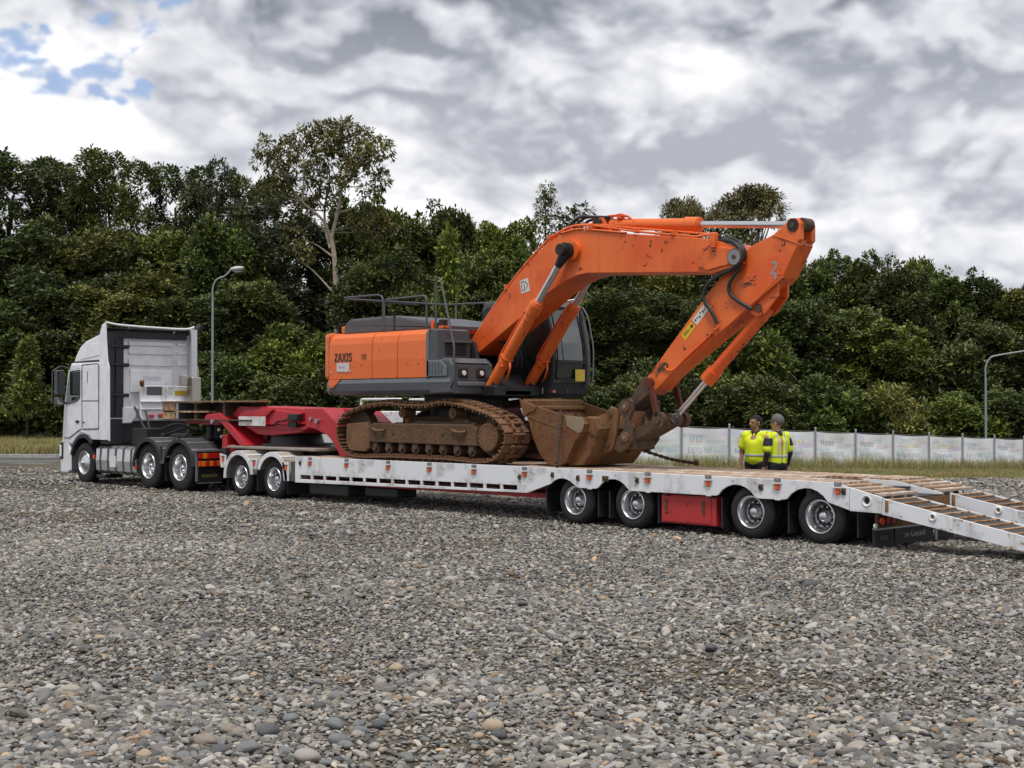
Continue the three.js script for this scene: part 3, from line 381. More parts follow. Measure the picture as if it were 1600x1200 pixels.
const TREES=[
['airy',-83.9,-24.6,20.0,7.6,"tall airy dark tree at the left edge, first of the skyline row"],
['airy',-83.4,-28.0,20.0,6.8,"tall airy tree beside the leftmost one, crown joining it on the skyline"],
['airy',-78.2,-29.1,19.6,5.7,"tall rounded airy tree rising on the skyline above the truck cab"],
['airy',-76.8,-33.5,19.6,5.0,"tall airy tree with bare pale limbs above the left street lamp"],
['airy',-73.1,-34.4,18.8,4.4,"slim airy tree with sky gaps just left of the big gum tree"],
['airy',-70.4,-35.8,18.1,4.4,"airy olive tree half hidden behind the left side of the big gum tree"],
['bushy',-69.5,-19.3,12.1,8.0,"broad dark bushy tree on the far left below the tall skyline trees"],
['bushy',-66.8,-22.2,13.0,7.6,"large dark bushy tree behind the cab roof"],
['bushy',-65.8,-26.2,13.0,7.4,"dark bushy tree behind the rear of the truck cab"],
['bushy',-59.9,-26.6,13.0,5.6,"yellow green bushy tree behind the left street lamp head"],
['airy',-59.1,-30.3,14.5,7.3,"grey green feathery tree directly left of the white gum trunk"],
['bushy',-57.5,-34.8,15.0,5.9,"olive bushy tree just right of the big gum, filling the space under its crown"],
['bushy',-58.5,-39.6,15.2,6.1,"dark bushy tree on the skyline above the excavator counterweight"],
['bushy',-57.9,-43.2,15.5,5.9,"dark round topped tree on the skyline above the excavator engine hood"],
['bushy',-54.2,-44.0,14.7,5.3,"dark bushy tree touching the skyline left of the boom bend"],
['bushy',-62.4,-15.2,7.9,5.9,"low dark bushy tree at the left edge behind the young tree"],
['bushy',-61.5,-17.6,9.2,6.3,"dense dark tree directly left above the truck cab"],
['bushy',-58.0,-19.8,9.3,6.6,"dense dark tree filling the space above the cab roof fairing"],
['bushy',-54.0,-21.1,7.9,5.7,"dense dark tree standing behind the left lamp post"],
['bushy',-52.6,-24.0,8.9,5.8,"dark tree between the left lamp post and the gum trunk"],
['bushy',-49.1,-24.8,6.1,5.0,"low dark tree behind the red gooseneck"],
['bushy',-45.7,-26.9,9.9,4.9,"leafy green tree behind the excavator handrails, nearest the gum trunk"],
['bushy',-43.2,-28.1,9.1,4.8,"bright leafy tree behind the middle of the excavator handrails"],
['bushy',-41.8,-31.0,10.2,4.9,"leafy tree behind the boom foot"],
['cone',-38.6,-25.6,10.3,2.5,"young conical light green tree above the excavator engine hood"],
['bushy',-43.2,-23.8,4.5,4.3,"low leafy tree behind the excavator counterweight"],
['thin',-59.6,-53.0,19.1,1.9,"thin lone sapling with a small tuft rising left of the boom top"],
['thin',-57.4,-53.7,17.6,2.7,"thin dark sapling behind the hoses on the boom top"],
['gumb',-52.8,-60.1,18.2,4.5,"olive gum crown behind the arm cylinder, left one of the pair"],
['gumb',-48.3,-61.9,18.7,6.7,"broad brown green gum crown behind the arm cylinder rod, right one of the pair"],
['bushy',-50.0,-42.7,12.2,5.9,"dark tree behind the steep part of the boom"],
['bushy',-46.3,-43.7,12.4,5.7,"dark tree showing under the boom bend"],
['bushy',-44.7,-46.8,13.0,5.8,"dark tree showing under the middle of the boom"],
['bushy',-43.1,-49.9,13.3,5.9,"dark tree showing under the boom tip"],
['bushy',-38.7,-34.3,8.0,4.9,"leafy tree right behind the excavator cab"],
['airy',-36.1,-35.5,8.4,4.8,"grey green feathery tree between the cab and the arm"],
['bushy',-34.9,-38.2,8.1,5.2,"dark tree behind the upper arm"],
['bushy',-31.6,-33.0,4.8,3.9,"low dark tree behind the bucket linkage"],
['bushy',-31.9,-38.5,7.0,5.1,"dark glossy tree just right of the bucket cylinder"],
['bushy',-41.9,-54.1,12.7,6.0,"dark tree behind the joint of boom and arm"],
['bushy',-40.9,-58.0,12.8,4.9,"dark tree on the skyline right of the arm top"],
['bushy',-40.2,-61.7,12.7,5.4,"round dark tree on the skyline, second right of the arm"],
['thin',-39.5,-65.3,13.4,1.5,"tiny thin sapling tuft poking above the right skyline"],
['bushy',-36.1,-60.2,11.4,5.6,"mid green round tree on the right skyline under the tiny sapling"],
['bushy',-38.0,-66.9,12.8,3.0,"small crown peeking above the right skyline beside the tiny sapling"],
['bushy',-35.0,-64.2,11.5,5.3,"dark tree on the right skyline left of the right lamp"],
['bushy',-33.1,-66.2,11.1,5.3,"dark tree on the right skyline above the right street lamp"],
['bushy',-30.3,-66.3,11.0,5.6,"dark tree cut by the right edge of the photo"],
['bushy',-31.7,-43.0,8.3,5.3,"large dark glossy tree right of the lower arm"],
['bushy',-30.5,-45.7,8.2,5.4,"mid green tree in the middle of the right wood"],
['bushy',-27.9,-45.5,7.2,5.2,"mid green tree behind the light bush on the right"],
['bushy',-25.1,-47.1,5.9,5.2,"dark broad tree behind the fence left of the right lamp"],
['bushy',-23.5,-50.1,7.4,5.2,"dark tree behind the right street lamp post"],
['bushy',-27.2,-34.7,3.9,4.4,"low dark tree behind the two workers"],
['bushy',-25.1,-36.9,3.7,4.1,"low dark tree behind the fence right of the workers"],
['bush',-22.0,-37.3,3.7,3.0,"light yellow green bush standing in front of the dark wood on the right"],
['bushy',-20.6,-40.2,3.2,3.4,"low dark tree behind the fence near the right lamp"],
['bushy',-19.3,-43.0,3.6,3.8,"low dark tree at the right edge behind the fence"],
['cone',-56.1,-13.1,5.2,2.2,"young light green tree with a bare stem left of the truck"],
['bushy',-55.4,-16.8,4.4,4.6,"low dark tree hidden behind the truck cab"],
['bushy',-39.9,-24.3,4.5,4.5,"low leafy tree behind the excavator engine panels"],
['bushy',-38.0,-26.3,4.6,4.5,"low leafy tree behind the excavator handrail loop"],
['bushy',-36.0,-28.4,4.6,4.5,"low leafy tree behind the boom cylinders"],
['bushy',-32.1,-29.5,3.7,3.8,"low leafy tree behind the bucket"],
['bushy',-49.4,-20.2,4.5,4.8,"low leafy tree behind the lamp post and gooseneck"],
['bushy',-45.9,-20.9,3.5,4.0,"low leafy tree behind the red gooseneck beam"]
];
TREES.forEach(([kind, x, z, h, w, label], i) => {
  const k = kind === 'bushy' ? (h > 7 ? 'tall' : 'low') : kind, P = PROTO[k][i % PROTO[k].length], lf = LEAF[k === 'gumb' ? 0 : (i * 7 + 3) % LEAF.length], o = thing(k === 'bush' ? 'bush' : k === 'gumb' ? 'gum_tree' : 'tree', label, k === 'bush' ? 'bush' : 'tree', x, gh(z), z);
  o.rotation.y = i * 1.7; const sw = clamp(w / P.w * 1.12, 0.6, 1.6); o.scale.set(sw, h / P.h, sw);
  for (const [n, g, mt] of [['trunk', P.trunk, P.mt], ['crown', P.crown, lf]]) { const c = new THREE.Mesh(g, mt); c.name = n; o.add(c); }
});
{ // the big gum on the skyline: white trunk, forked limbs, an open umbrella crown
  const x0 = -49.58, z0 = -27.2, s = 1 / 29.3, o = thing('gum_tree', 'tall gum tree with white forked trunk and open olive crown above the excavator', 'tree', x0, gh(z0), z0), r = rng(7);
  const at = (dx, y, dz = 0) => [x0 + RIGHT.x * dx * s + FWD.x * dz, 1.92 + (635 - y) * s, z0 + RIGHT.z * dx * s + FWD.z * dz];
  const L = [[[2, 700], [1, 560], [0, 470], [-3, 400], [-8, 372], 0.17, 0.13], [[-8, 374], [2, 330], [8, 290, 0.3], [18, 250, 0.6], [32, 214, 0.6], 0.11, 0.03], [[-8, 374], [-20, 345, -0.3], [-50, 318, -0.8], [-75, 282, -1], [-92, 252, -1], 0.09, 0.025], [[-9, 388], [-18, 360, 0.5], [-22, 320, 1], [-15, 280, 1.2], [-20, 222, 1], 0.085, 0.025], [[8, 292, 0.3], [35, 265, -0.5], [60, 247, -1], [77, 236, -1], 0.08, 0.02], [[2, 332], [25, 322, 0.5], [44, 298, 1], 0.06, 0.02], [[-4, 402], [-35, 380, 0.4], [-62, 370, 0.6], 0.06, 0.02], [[0, 462], [-40, 420, 0.5], [-64, 402, 0.8], 0.06, 0.02], [[18, 252, 0.6], [10, 232, -0.4], [2, 204, -0.6], 0.06, 0.02], [[-50, 318, -0.8], [-50, 280, -0.2], [-52, 232, 0.2], 0.06, 0.02], [[-22, 320, 1], [-45, 292, 1.4], [-60, 262, 1.8], 0.05, 0.015], [[32, 268, -0.4], [42, 240, 0.4], [52, 222, 0.6], 0.05, 0.015]];
  part('trunk', L.map((l) => { const e = l.slice(-2), p = l.slice(0, -2).map((q) => at(...q)); return taper(p, e[0], e[1], 8); }), m.gumBark, o);
  const C = [[-104, 262], [-98, 240], [-82, 222], [-60, 210], [-38, 206], [-16, 204], [4, 202], [22, 206], [42, 214], [58, 226], [76, 240], [-70, 240], [-48, 232], [-24, 228], [0, 226], [22, 232], [44, 240], [-88, 284], [-62, 268], [-40, 258], [-14, 252], [12, 254], [36, 264], [62, 262], [-100, 300], [-70, 296], [-40, 292], [-8, 282], [24, 286], [46, 300], [70, 280], [-20, 308], [-55, 322], [58, 330], [36, 340], [70, 350], [46, 366], [-40, 400], [-60, 372], [-10, 226], [-30, 270], [50, 250], [-84, 262]];
  const spots = C.map(([dx, y]) => [dx, y, (r() - 0.5) * 4.4]), forks = [[8, 290, 0.3], [-50, 318, -0.8], [-22, 320, 1], [18, 250, 0.6], [2, 332, 0], [-18, 360, 0.5], [-75, 282, -1], [35, 265, -0.5]];
  spots.forEach(([dx, y, dz], i) => { const f = forks.filter((q) => q[1] > y + 4).sort((p, q) => hypot(p[0] - dx, p[1] - y) - hypot(q[0] - dx, q[1] - y))[0]; if (f) part('branch', taper([at(...f), at((f[0] + dx) / 2 + (r() - 0.5) * 8, (f[1] + y) / 2 + 4, (f[2] + dz) / 2), at(dx, y - 4, dz)], 0.035, 0.012, 5), m.gumBark, o); });
  const crown = leaves(77, spots.map(([dx, y, dz]) => [...at(dx, y, dz), 0.44 + 0.24 * r(), 40, (r() - 0.5) * 0.3]), { dark: [0.1, 0.1, 0.028], light: [0.3, 0.26, 0.075], n: 7, len: 0.26, wid: 0.05, spray: 0.17, droop: -0.3 });
  const c = new THREE.Mesh(crown.translate(-x0, -gh(z0), -z0), mLeaf); c.name = 'crown'; o.add(c);
}

// ---------------------------------------------------------------- wheels (outer face towards +z, axle at the origin)
function wheelProto(r, w, rim, kind) {
  const g = new THREE.Group(); org.set(g, V(0, 0, 0));
  const prof = (z) => [[rim - 0.01, z - 0.03], [rim + 0.012, z - 0.004], [rim + (r - rim) * 0.3, z + 0.006], [rim + (r - rim) * 0.62, z], [r - 0.045, z - 0.012], [r - 0.014, z - 0.03], [r, z - 0.055], [r, z - 0.095], [r - 0.014, z - 0.1], [r - 0.014, z - 0.112], [r, z - 0.117], [r, z - w / 2 - 0.006], [r - 0.014, z - w / 2], [r, z - w / 2 + 0.006 - 0.012], [r, z - w + 0.117], [r - 0.014, z - w + 0.112], [r - 0.014, z - w + 0.1], [r, z - w + 0.095], [r, z - w + 0.055], [r - 0.03, z - w + 0.02], [rim, z - w + 0.01]];
  part('tyre', lathe(prof(0), 40), m.tyre, g);
  const dual = kind !== 'front';
  if (dual) part('tyre', lathe(prof(-w - 0.05), 32), m.tyre, g);
  const dz = dual ? -0.16 : -0.05, ri = rim - 0.045;
  part('rim', [lathe([[rim + 0.006, -0.012], [rim + 0.002, 0.006], [rim - 0.014, 0.008], [rim - 0.022, -0.015], [ri + 0.004, -0.05], [ri, dz + 0.02], [ri - 0.02, dz]], 40)], m.chrome, g);
  const nuts = [], holes = [];
  for (let i = 0; i < 10; i++) { const a = i * PI / 5; nuts.push(cyl([cos(a) * 0.14, sin(a) * 0.14, dz - 0.01], [cos(a) * 0.14, sin(a) * 0.14, dz + 0.05], 0.016, 0.013, 6)); }
  for (let i = 0; i < 8; i++) { const a = i * PI / 4 + 0.2, q = ri - 0.065; holes.push(cyl([cos(a) * q, sin(a) * q, dz - 0.04], [cos(a) * q, sin(a) * q, dz + 0.004], 0.03, 0.03, 12)); }
  part('wheel_disc', [lathe([[ri - 0.02, dz], [ri - 0.1, dz + (dual ? -0.015 : 0.05)], [0.13, dz + (dual ? -0.03 : 0.07)], [0.08, dz + (dual ? -0.02 : 0.08)]], 32)], kind === 'trailer' ? m.disc : m.alu, g);
  part('vent_hole', holes, m.black, g);
  part('hub', [lathe([[0.1, dz - 0.03], [0.095, dz + 0.03], [0.07, dz + 0.045], [0.064, dual ? -0.07 : 0.06], [0.05, dual ? -0.05 : 0.075], [0.0, dual ? -0.05 : 0.075]], 24)], m.chrome, g);
  part('wheel_nut', nuts, m.chrome, g);
  return g;
}
const W_trailer = wheelProto(0.39, 0.25, 0.235, 'trailer'), W_dolly = wheelProto(0.41, 0.25, 0.245, 'drive'), W_drive = wheelProto(0.53, 0.28, 0.3, 'drive'), W_front = wheelProto(0.51, 0.3, 0.295, 'front');
function axle(parent, proto, x, r, zo) { place(proto, 'wheel', parent, x, r, zo); place(proto, 'wheel', parent, x, r, -zo, PI); part('axle', cyl([x, r, -zo + 0.1], [x, r, zo - 0.1], 0.07, 0.07, 10), m.black, parent); }
const arc = (x, y, r, a0, a1, n = 10) => Array.from({ length: n + 1 }, (_, i) => { const a = lerp(a0, a1, i / n); return [x + cos(a) * r, y + sin(a) * r]; });

// ---------------------------------------------------------------- the low loader
{
  const t = thing('low_loader_trailer', 'long white low loader trailer with rusty timber deck, red gooseneck and lowered tail ramps', 'trailer', -6, 0, 0);
  const slots = [];
  for (let i = 0; i < 15; i++) { const x = -12.36 + i * 0.425, y = 0.455 + i * 0.0032; slots.push([[x, y], [x + 0.365, y + 0.002], [x + 0.365, y + 0.085], [x, y + 0.085]]); }
  const top = [[0.47, 0.815], [0.21, 0.88], [-5.9, 0.91], [-12.54, 0.905]];
  const low = [[-12.54, 0.38], [-5.8, 0.465], [-5.34, 0.61], ...arc(-4.98, 0.33, 0.41, 2.3, 0.95, 7), [-4.62, 0.6], [-4.24, 0.6], ...arc(-3.86, 0.36, 0.41, 2.45, 0.75, 7), [-3.5, 0.6], [-1.84, 0.6], ...arc(-1.44, 0.36, 0.42, 2.5, 0.65, 7), [-1.04, 0.595], [-0.62, 0.6], ...arc(-0.22, 0.36, 0.42, 2.5, 0.6, 7), [0.2, 0.58], [0.46, 0.51]];
  const out = [...top, ...low];
  part('side_rail', prism(out, 1.235, 1.27, 0.006, slots), m.white, t);
  part('side_rail', prism([[0.47, 0.79], [0.21, 0.845], [-5.9, 0.885], [-12.54, 0.895], ...low], -1.27, -1.235, 0.006, slots), m.white, t);
  part('coaming', [prism([[-12.54, 0.89], [0.2, 0.858], [0.2, 0.884], [-12.54, 0.912]], 1.19, 1.262, 0.003)], m.woodRust, t);
  // floor frame, red outriggers and spine below
  part('chassis_beam', [box(-12.4, 0.4, 0.5, 0.78, 0.38, 0.5), box(-12.4, 0.4, 0.5, 0.78, -0.5, -0.38), box(-12.5, -5.6, 0.37, 0.46, 0.6, 0.98), box(-12.5, -5.6, 0.37, 0.46, -0.98, -0.6)], m.red, t);
  for (let i = 0; i < 15; i++) part('crossmember', box(-12.3 + i * 0.86, -12.22 + i * 0.86, 0.56, 0.76, -1.22, 1.22), m.blackPlastic, t);
  part('floor_plate', [prism([[-12.5, 0.85], [0.45, 0.76], [0.45, 0.77], [-12.5, 0.862]], -1.22, 1.22, 0.001)], m.blackPlastic, t);
  const r = rng(8);
  for (let i = 0; i < 11; i++) { const w = 2.36 / 11, z = -1.18 + i * w; const xe = -0.35 - (i > 3 && i < 7 ? 0.5 : 0), up = r() * 0.01; part('deck_board', prism([[-12.45, 0.87], [xe, 0.835], [xe, 0.872 + up], [-12.45, 0.908 + up]], z + 0.006, z + w - 0.006, 0.005), i % 3 ? m.wood : m.woodRust, t); }
  for (let i = 0; i < 7; i++) for (const s of [-1, 1]) part('tail_board', rbox(-0.33 + i * 0.19, -0.16 + i * 0.19, 0.835 - max(0, i - 2) * 0.03, 0.873 - max(0, i - 2) * 0.03, s > 0 ? 0.36 : -1.2, s > 0 ? 1.2 : -0.36, 0.006), i % 2 ? m.woodRust : m.wood, t);
  part('tail_well', [box(-0.85, 0.95, 0.66, 0.68, -0.36, 0.36), box(-0.85, -0.8, 0.66, 0.83, -0.36, 0.36)], m.black, t);
  part('tail_web', [prism([[-0.85, 0.66], [0.95, 0.5], [0.95, 0.7], [0.2, 0.84], [-0.85, 0.86]], 0.345, 0.37, 0.004), prism([[-0.85, 0.66], [0.95, 0.5], [0.95, 0.7], [0.2, 0.84], [-0.85, 0.86]], -0.37, -0.345, 0.004)], m.whiteClean, t);
  for (const s of [1, -1]) {                                                   // tail cheek with the round hole
    const h = Array.from({ length: 16 }, (_, i) => [0.74 + 0.05 * cos(i * PI / 8), 0.65 + 0.05 * sin(i * PI / 8)]);
    part('tail_cheek', prism([[0.475, 0.82], [0.98, 0.705], [0.955, 0.49], [0.475, 0.5]], s > 0 ? 1.24 : -1.275, s > 0 ? 1.275 : -1.24, 0.005, [h]), m.white, t);
    part('pipe_collar', lathe([[0.078, s > 0 ? 1.27 : -1.28], [0.078, s > 0 ? 1.284 : -1.266], [0.05, s > 0 ? 1.284 : -1.266], [0.05, s > 0 ? 1.1 : -1.1]], 20).translate(0.74, 0.65, 0), m.whiteClean, t); part('bore_shade', disc(0.74, 0.65, s > 0 ? 1.2 : -1.25, s > 0 ? 1.25 : -1.2, 0.052), m.black, t);  // black disc stands in for the shade inside the white pipe
  }
  part('tail_frame', [box(0.93, 0.985, 0.5, 0.66, -1.24, 1.24)], m.rust, t);
  // marker lamps with their latch plates
  for (const x of [-12.02, -10.81, -9.52, -8.33, -7.13, -5.86, -4.36, -3.13, -1.95, -0.71, 0.29]) {
    const y = 0.79 - (x > 0 ? 0.02 : 0), l = sub('marker_lamp', t, x, y, 1.27);
    part('lens', rbox(x - 0.035, x + 0.035, y - 0.055, y + 0.03, 1.272, 1.305, 0.015), m.orangeLens, l);
    part('lamp_plate', box(x - 0.05, x + 0.05, y - 0.2, y - 0.06, 1.2685, 1.273), m.whiteClean, l); part('bracket', [box(x - 0.075, x + 0.075, y + 0.035, y + 0.05, 1.268, 1.32)], m.whiteClean, l);
    part('latch', [rbox(x - 0.06, x + 0.06, y + 0.05, y + 0.115, 1.268, 1.285, 0.01), cyl([x - 0.035, y + 0.085, 1.285], [x + 0.035, y + 0.085, 1.285], 0.014, 0.014, 8)], m.hub, l);
    part('weld_plate', [box(x - 0.085, x - 0.078, 0.61, 0.9, 1.268, 1.274), box(x + 0.078, x + 0.085, 0.61, 0.9, 1.268, 1.274)], m.whiteClean, l);
  }
  for (const [x, y, w] of [[-5.2, 0.79, 0.05], [-4.62, 0.76, 0.05], [-4.02, 0.77, 0.1], [-3.35, 0.77, 0.05], [-1.0, 0.76, 0.06], [0.38, 0.76, 0.05], [-12.35, 0.78, 0.05], [-5.98, 0.73, 0.04]]) part('lashing_ring', [rbox(x - w * 0.7, x + w * 0.7, y - 0.045, y + 0.045, 1.268, 1.276, 0.02), new THREE.TorusGeometry(0.03, 0.009, 6, 12).translate(x, y - 0.01, 1.285)], m.rustDark, t);
  // axles, flaps, box
  for (const x of [-4.72, -3.48, -1.21, -0.03]) axle(t, W_trailer, x, 0.39, 1.23);
  for (const s of [1, -1]) for (const [x, y0, y1] of [[-5.42, 0.16, 0.6], [-4.24, 0.14, 0.58], [-4.0, 0.14, 0.58], [-2.98, 0.12, 0.58], [-1.76, 0.12, 0.58], [-0.58, 0.12, 0.58], [0.55, 0.13, 0.5]]) part('mud_flap', rbox(x - 0.012, x + 0.012, y0, y1, s * 0.5, s * 1.2, 0.008), m.blackPlastic, t);
  for (const s of [1, -1]) part('wheel_arch', [[-4.72], [-3.48], [-1.21], [-0.03]].map(([x]) => { const g = new THREE.CylinderGeometry(0.47, 0.47, 0.62, 18, 1, true, -PI / 2, PI).rotateX(PI / 2).rotateZ(0); return g.rotateZ(PI).translate(x, 0.38, s * 0.9); }).map((g) => g.scale(1, 1, 1)), m.black, t);
  const tb = sub('toolbox', t, -2.4, 0.36, 1.1);
  part('toolbox_body', rbox(-2.93, -1.87, 0.14, 0.58, 0.6, 1.19, 0.012), m.redBox, tb); part('toolbox_lid', rbox(-2.9, -1.96, 0.165, 0.555, 1.185, 1.203, 0.012), m.redBox, tb);
  for (const x of [-2.82, -2.1]) part('toolbox_latch', [rbox(x - 0.025, x + 0.025, 0.36, 0.5, 1.2, 1.22, 0.01), rbox(x - 0.012, x + 0.03, 0.3, 0.4, 1.2, 1.215, 0.006)], m.rustDark, tb);
  // rear lamps and flaps
  const ry = (z) => 0;
  part('lamp_board', rbox(0.79, 0.81, 0.27, 0.46, -1.15, 1.16, 0.01), m.rust, t, 'rusty yellow brown lamp board under the tail');
  for (const s of [1, -1]) { const l = sub('tail_lamp', t, 0.82, 0.36, s * 0.93); [[1.03, m.orangeLens], [0.89, m.redLens], [0.76, m.redLens]].forEach(([z, mt]) => part('lens', disc(0, 0, 0, 0.03, 0.05).rotateY(PI / 2).translate(0.81, 0.37, s * z), mt, l)); part('housing', rbox(0.795, 0.815, 0.3, 0.44, s * 0.68, s * 1.1, 0.01), m.black, l); }
  part('reflector', disc(0, 0, 0, 0.02, 0.035).rotateY(PI / 2).translate(0.81, 0.31, 1.19), m.lampWhite, t);
  const flapTex = (txt, c) => canvasTex(256, 128, (g, w, h) => { g.fillStyle = '#232426'; g.fillRect(0, 0, w, h); g.fillStyle = c; g.font = 'bold 64px sans-serif'; g.textAlign = 'center'; g.fillText(txt, w / 2, h * 0.68); });
  part('mud_flap', rbox(0.785, 0.8, 0.01, 0.27, 0.7, 1.21, 0.02), m.blackPlastic, t); part('mud_flap', rbox(0.785, 0.8, 0.02, 0.27, -0.35, 0.66, 0.02), m.blackPlastic, t); part('mud_flap', rbox(0.785, 0.8, 0.03, 0.27, -0.94, -0.47, 0.02), m.blackPlastic, t);
  part('flap_frame', [box(0.78, 0.805, 0.25, 0.28, -1, 1.2), box(0.8, 0.815, 0.03, 0.25, -0.44, -0.38)], m.steel, t);
  sticker('flap_lettering', t, M(1, 1, 1, 0.7, { map: flapTex('EOQ', '#7a5a3c') }), 0.803, 0.14, 0.95, 0.36, 0.16, PI / 2); sticker('flap_lettering', t, M(1, 1, 1, 0.7, { map: flapTex('br-Lotaill', '#8a8d90') }), 0.803, 0.15, 0.14, 0.56, 0.2, PI / 2);
  // ramps
  const k = -0.19;
  for (const [z0, z1] of [[0.5, 1.272], [-1.272, -0.48]]) {
    const rp = sub('ramp', t, 1, 0.6, (z0 + z1) / 2), top0 = 0.69, x0 = 0.99, x1 = 4.4, bot = [[x0 - 0.03, 0.48], [x0, top0 + 0.005], [x1, 0.045], [x1, 0.0], [3.6, 0.02]];
    part('ramp_side', prism(bot, z1 - 0.03, z1, 0.005), m.white, rp); part('ramp_side', prism(bot, z0, z0 + 0.03, 0.005), m.white, rp);
    part('ramp_mesh', prism([[x0 + 0.02, top0 - 0.022], [x1, 0.033], [x1, 0.02], [x0 + 0.02, top0 - 0.04]], z0 + 0.03, z1 - 0.03, 0.002), m.tread, rp);
    for (let i = 0; i < 17; i++) { const x = x0 + 0.08 + i * 0.195 + (r() - 0.5) * 0.05, y = top0 + (x - x0) * k; part('ramp_rung', rbox(-0.018, 0.018, -0.02, 0.012, z0 + 0.03, z1 - 0.03, 0.006).rotateZ(-0.187).rotateY((r() - 0.5) * 0.03).translate(x, y - 0.004, 0), i % 4 ? m.rung : m.woodRust, rp); }
    for (const x of [x0 + 0.03, 1.95, 3.2]) part('stiffener', [prism([[x, top0 + (x - x0) * k - 0.01], [x + 0.05, top0 + (x + 0.05 - x0) * k - 0.01], [x + 0.05, top0 + (x - x0) * k * 0.95 - 0.17], [x, top0 + (x - x0) * k * 0.95 - 0.17]], z1 - 0.002, z1 + 0.008, 0.002)], x < 1.2 ? m.rung : m.whiteClean, rp);
    part('lifting_eye', [new THREE.TorusGeometry(0.042, 0.016, 8, 14).translate(1.72, top0 - 0.75 * 0.19 - 0.07 + 0.01, z1 + 0.006)], m.whiteClean, rp); part('eye_hole', disc(1.72, top0 - 0.75 * 0.19 - 0.06, z1 - 0.004, z1 + 0.004, 0.034), m.rung, rp);
  }
  // gooseneck: beam over the dolly and swan neck down to the deck
  const gb = [[-15.9, 1.74], [-15.62, 1.93], [-13.5, 1.885], [-12.95, 1.86], [-12.86, 1.82], [-12.9, 1.49], [-13.3, 1.37], [-14.35, 1.29], [-14.9, 1.31], [-15.3, 1.45]];
  part('gooseneck', prism(gb, -0.62, 0.62, 0.02), m.red, t);
  part('gooseneck_ledge', [prism([[-15.34, 1.71], [-15.1, 1.845], [-14.05, 1.845], [-14.3, 1.71]], 0.6, 0.8, 0.01), prism([[-15.34, 1.53], [-15.34, 1.71], [-14.3, 1.71], [-14.3, 1.53]], 0.6, 0.8, 0.008), prism([[-14.3, 1.53], [-14.3, 1.71], [-14.05, 1.845], [-13.1, 1.78], [-13.15, 1.55]], 0.6, 0.74, 0.01)], m.red, t);
  part('reflector_plate', rbox(-15.34, -14.3, 1.5, 1.7, 0.802, 0.81, 0.003), M(0.7, 0.7, 0.7, 0.5, { map: T_chips }), t, 'scuffed white reflector plate on the red gooseneck');
  part('gooseneck_rib', [prism([[-14.25, 1.46], [-13.0, 1.56], [-13.0, 1.6], [-14.25, 1.5]], 0.6, 0.7, 0.004), prism([[-15.2, 1.44], [-13.0, 1.44], [-13.0, 1.5], [-15.2, 1.5]], 0.6, 0.68, 0.004), box(-12.98, -12.93, 1.46, 1.84, 0.6, 0.7)], m.red, t);
  part('valve_block', [rbox(-13.45, -13.1, 1.62, 1.76, 0.68, 0.84, 0.02), rbox(-13.5, -13.2, 1.48, 1.6, 0.66, 0.8, 0.02), tube([[-13.3, 1.7, 0.8], [-13.6, 1.62, 0.82], [-13.9, 1.6, 0.76], [-14.2, 1.5, 0.7]], 0.02)], m.black, t);
  const sw = [[-13.02, 1.885], [-12.36, 1.885], [-11.9, 1.6], [-11.55, 1.2], [-11.35, 0.93], [-11.75, 0.9], [-11.98, 1.17], [-12.2, 1.33], [-12.6, 1.45], [-12.92, 1.48]];
  part('swan_neck', [prism(sw, 0.24, 0.72, 0.02), prism(sw, -0.72, -0.24, 0.02)], m.red, t);
  part('pivot_pin', [cyl([-12.5, 1.62, 0.71], [-12.5, 1.62, 0.79], 0.05), cyl([-12.75, 1.66, 0.71], [-12.75, 1.66, 0.76], 0.04)], m.steel, t);
  part('front_bulkhead', [box(-12.56, -12.5, 0.4, 0.9, -1.22, 1.22)], m.white, t);
  part('landing_skid', [rbox(-12.3, -11.0, 0.14, 0.38, 0.4, 1.1, 0.05), rbox(-10.6, -9.6, 0.18, 0.36, 0.5, 1.0, 0.04)], m.blackPlastic, t);
}

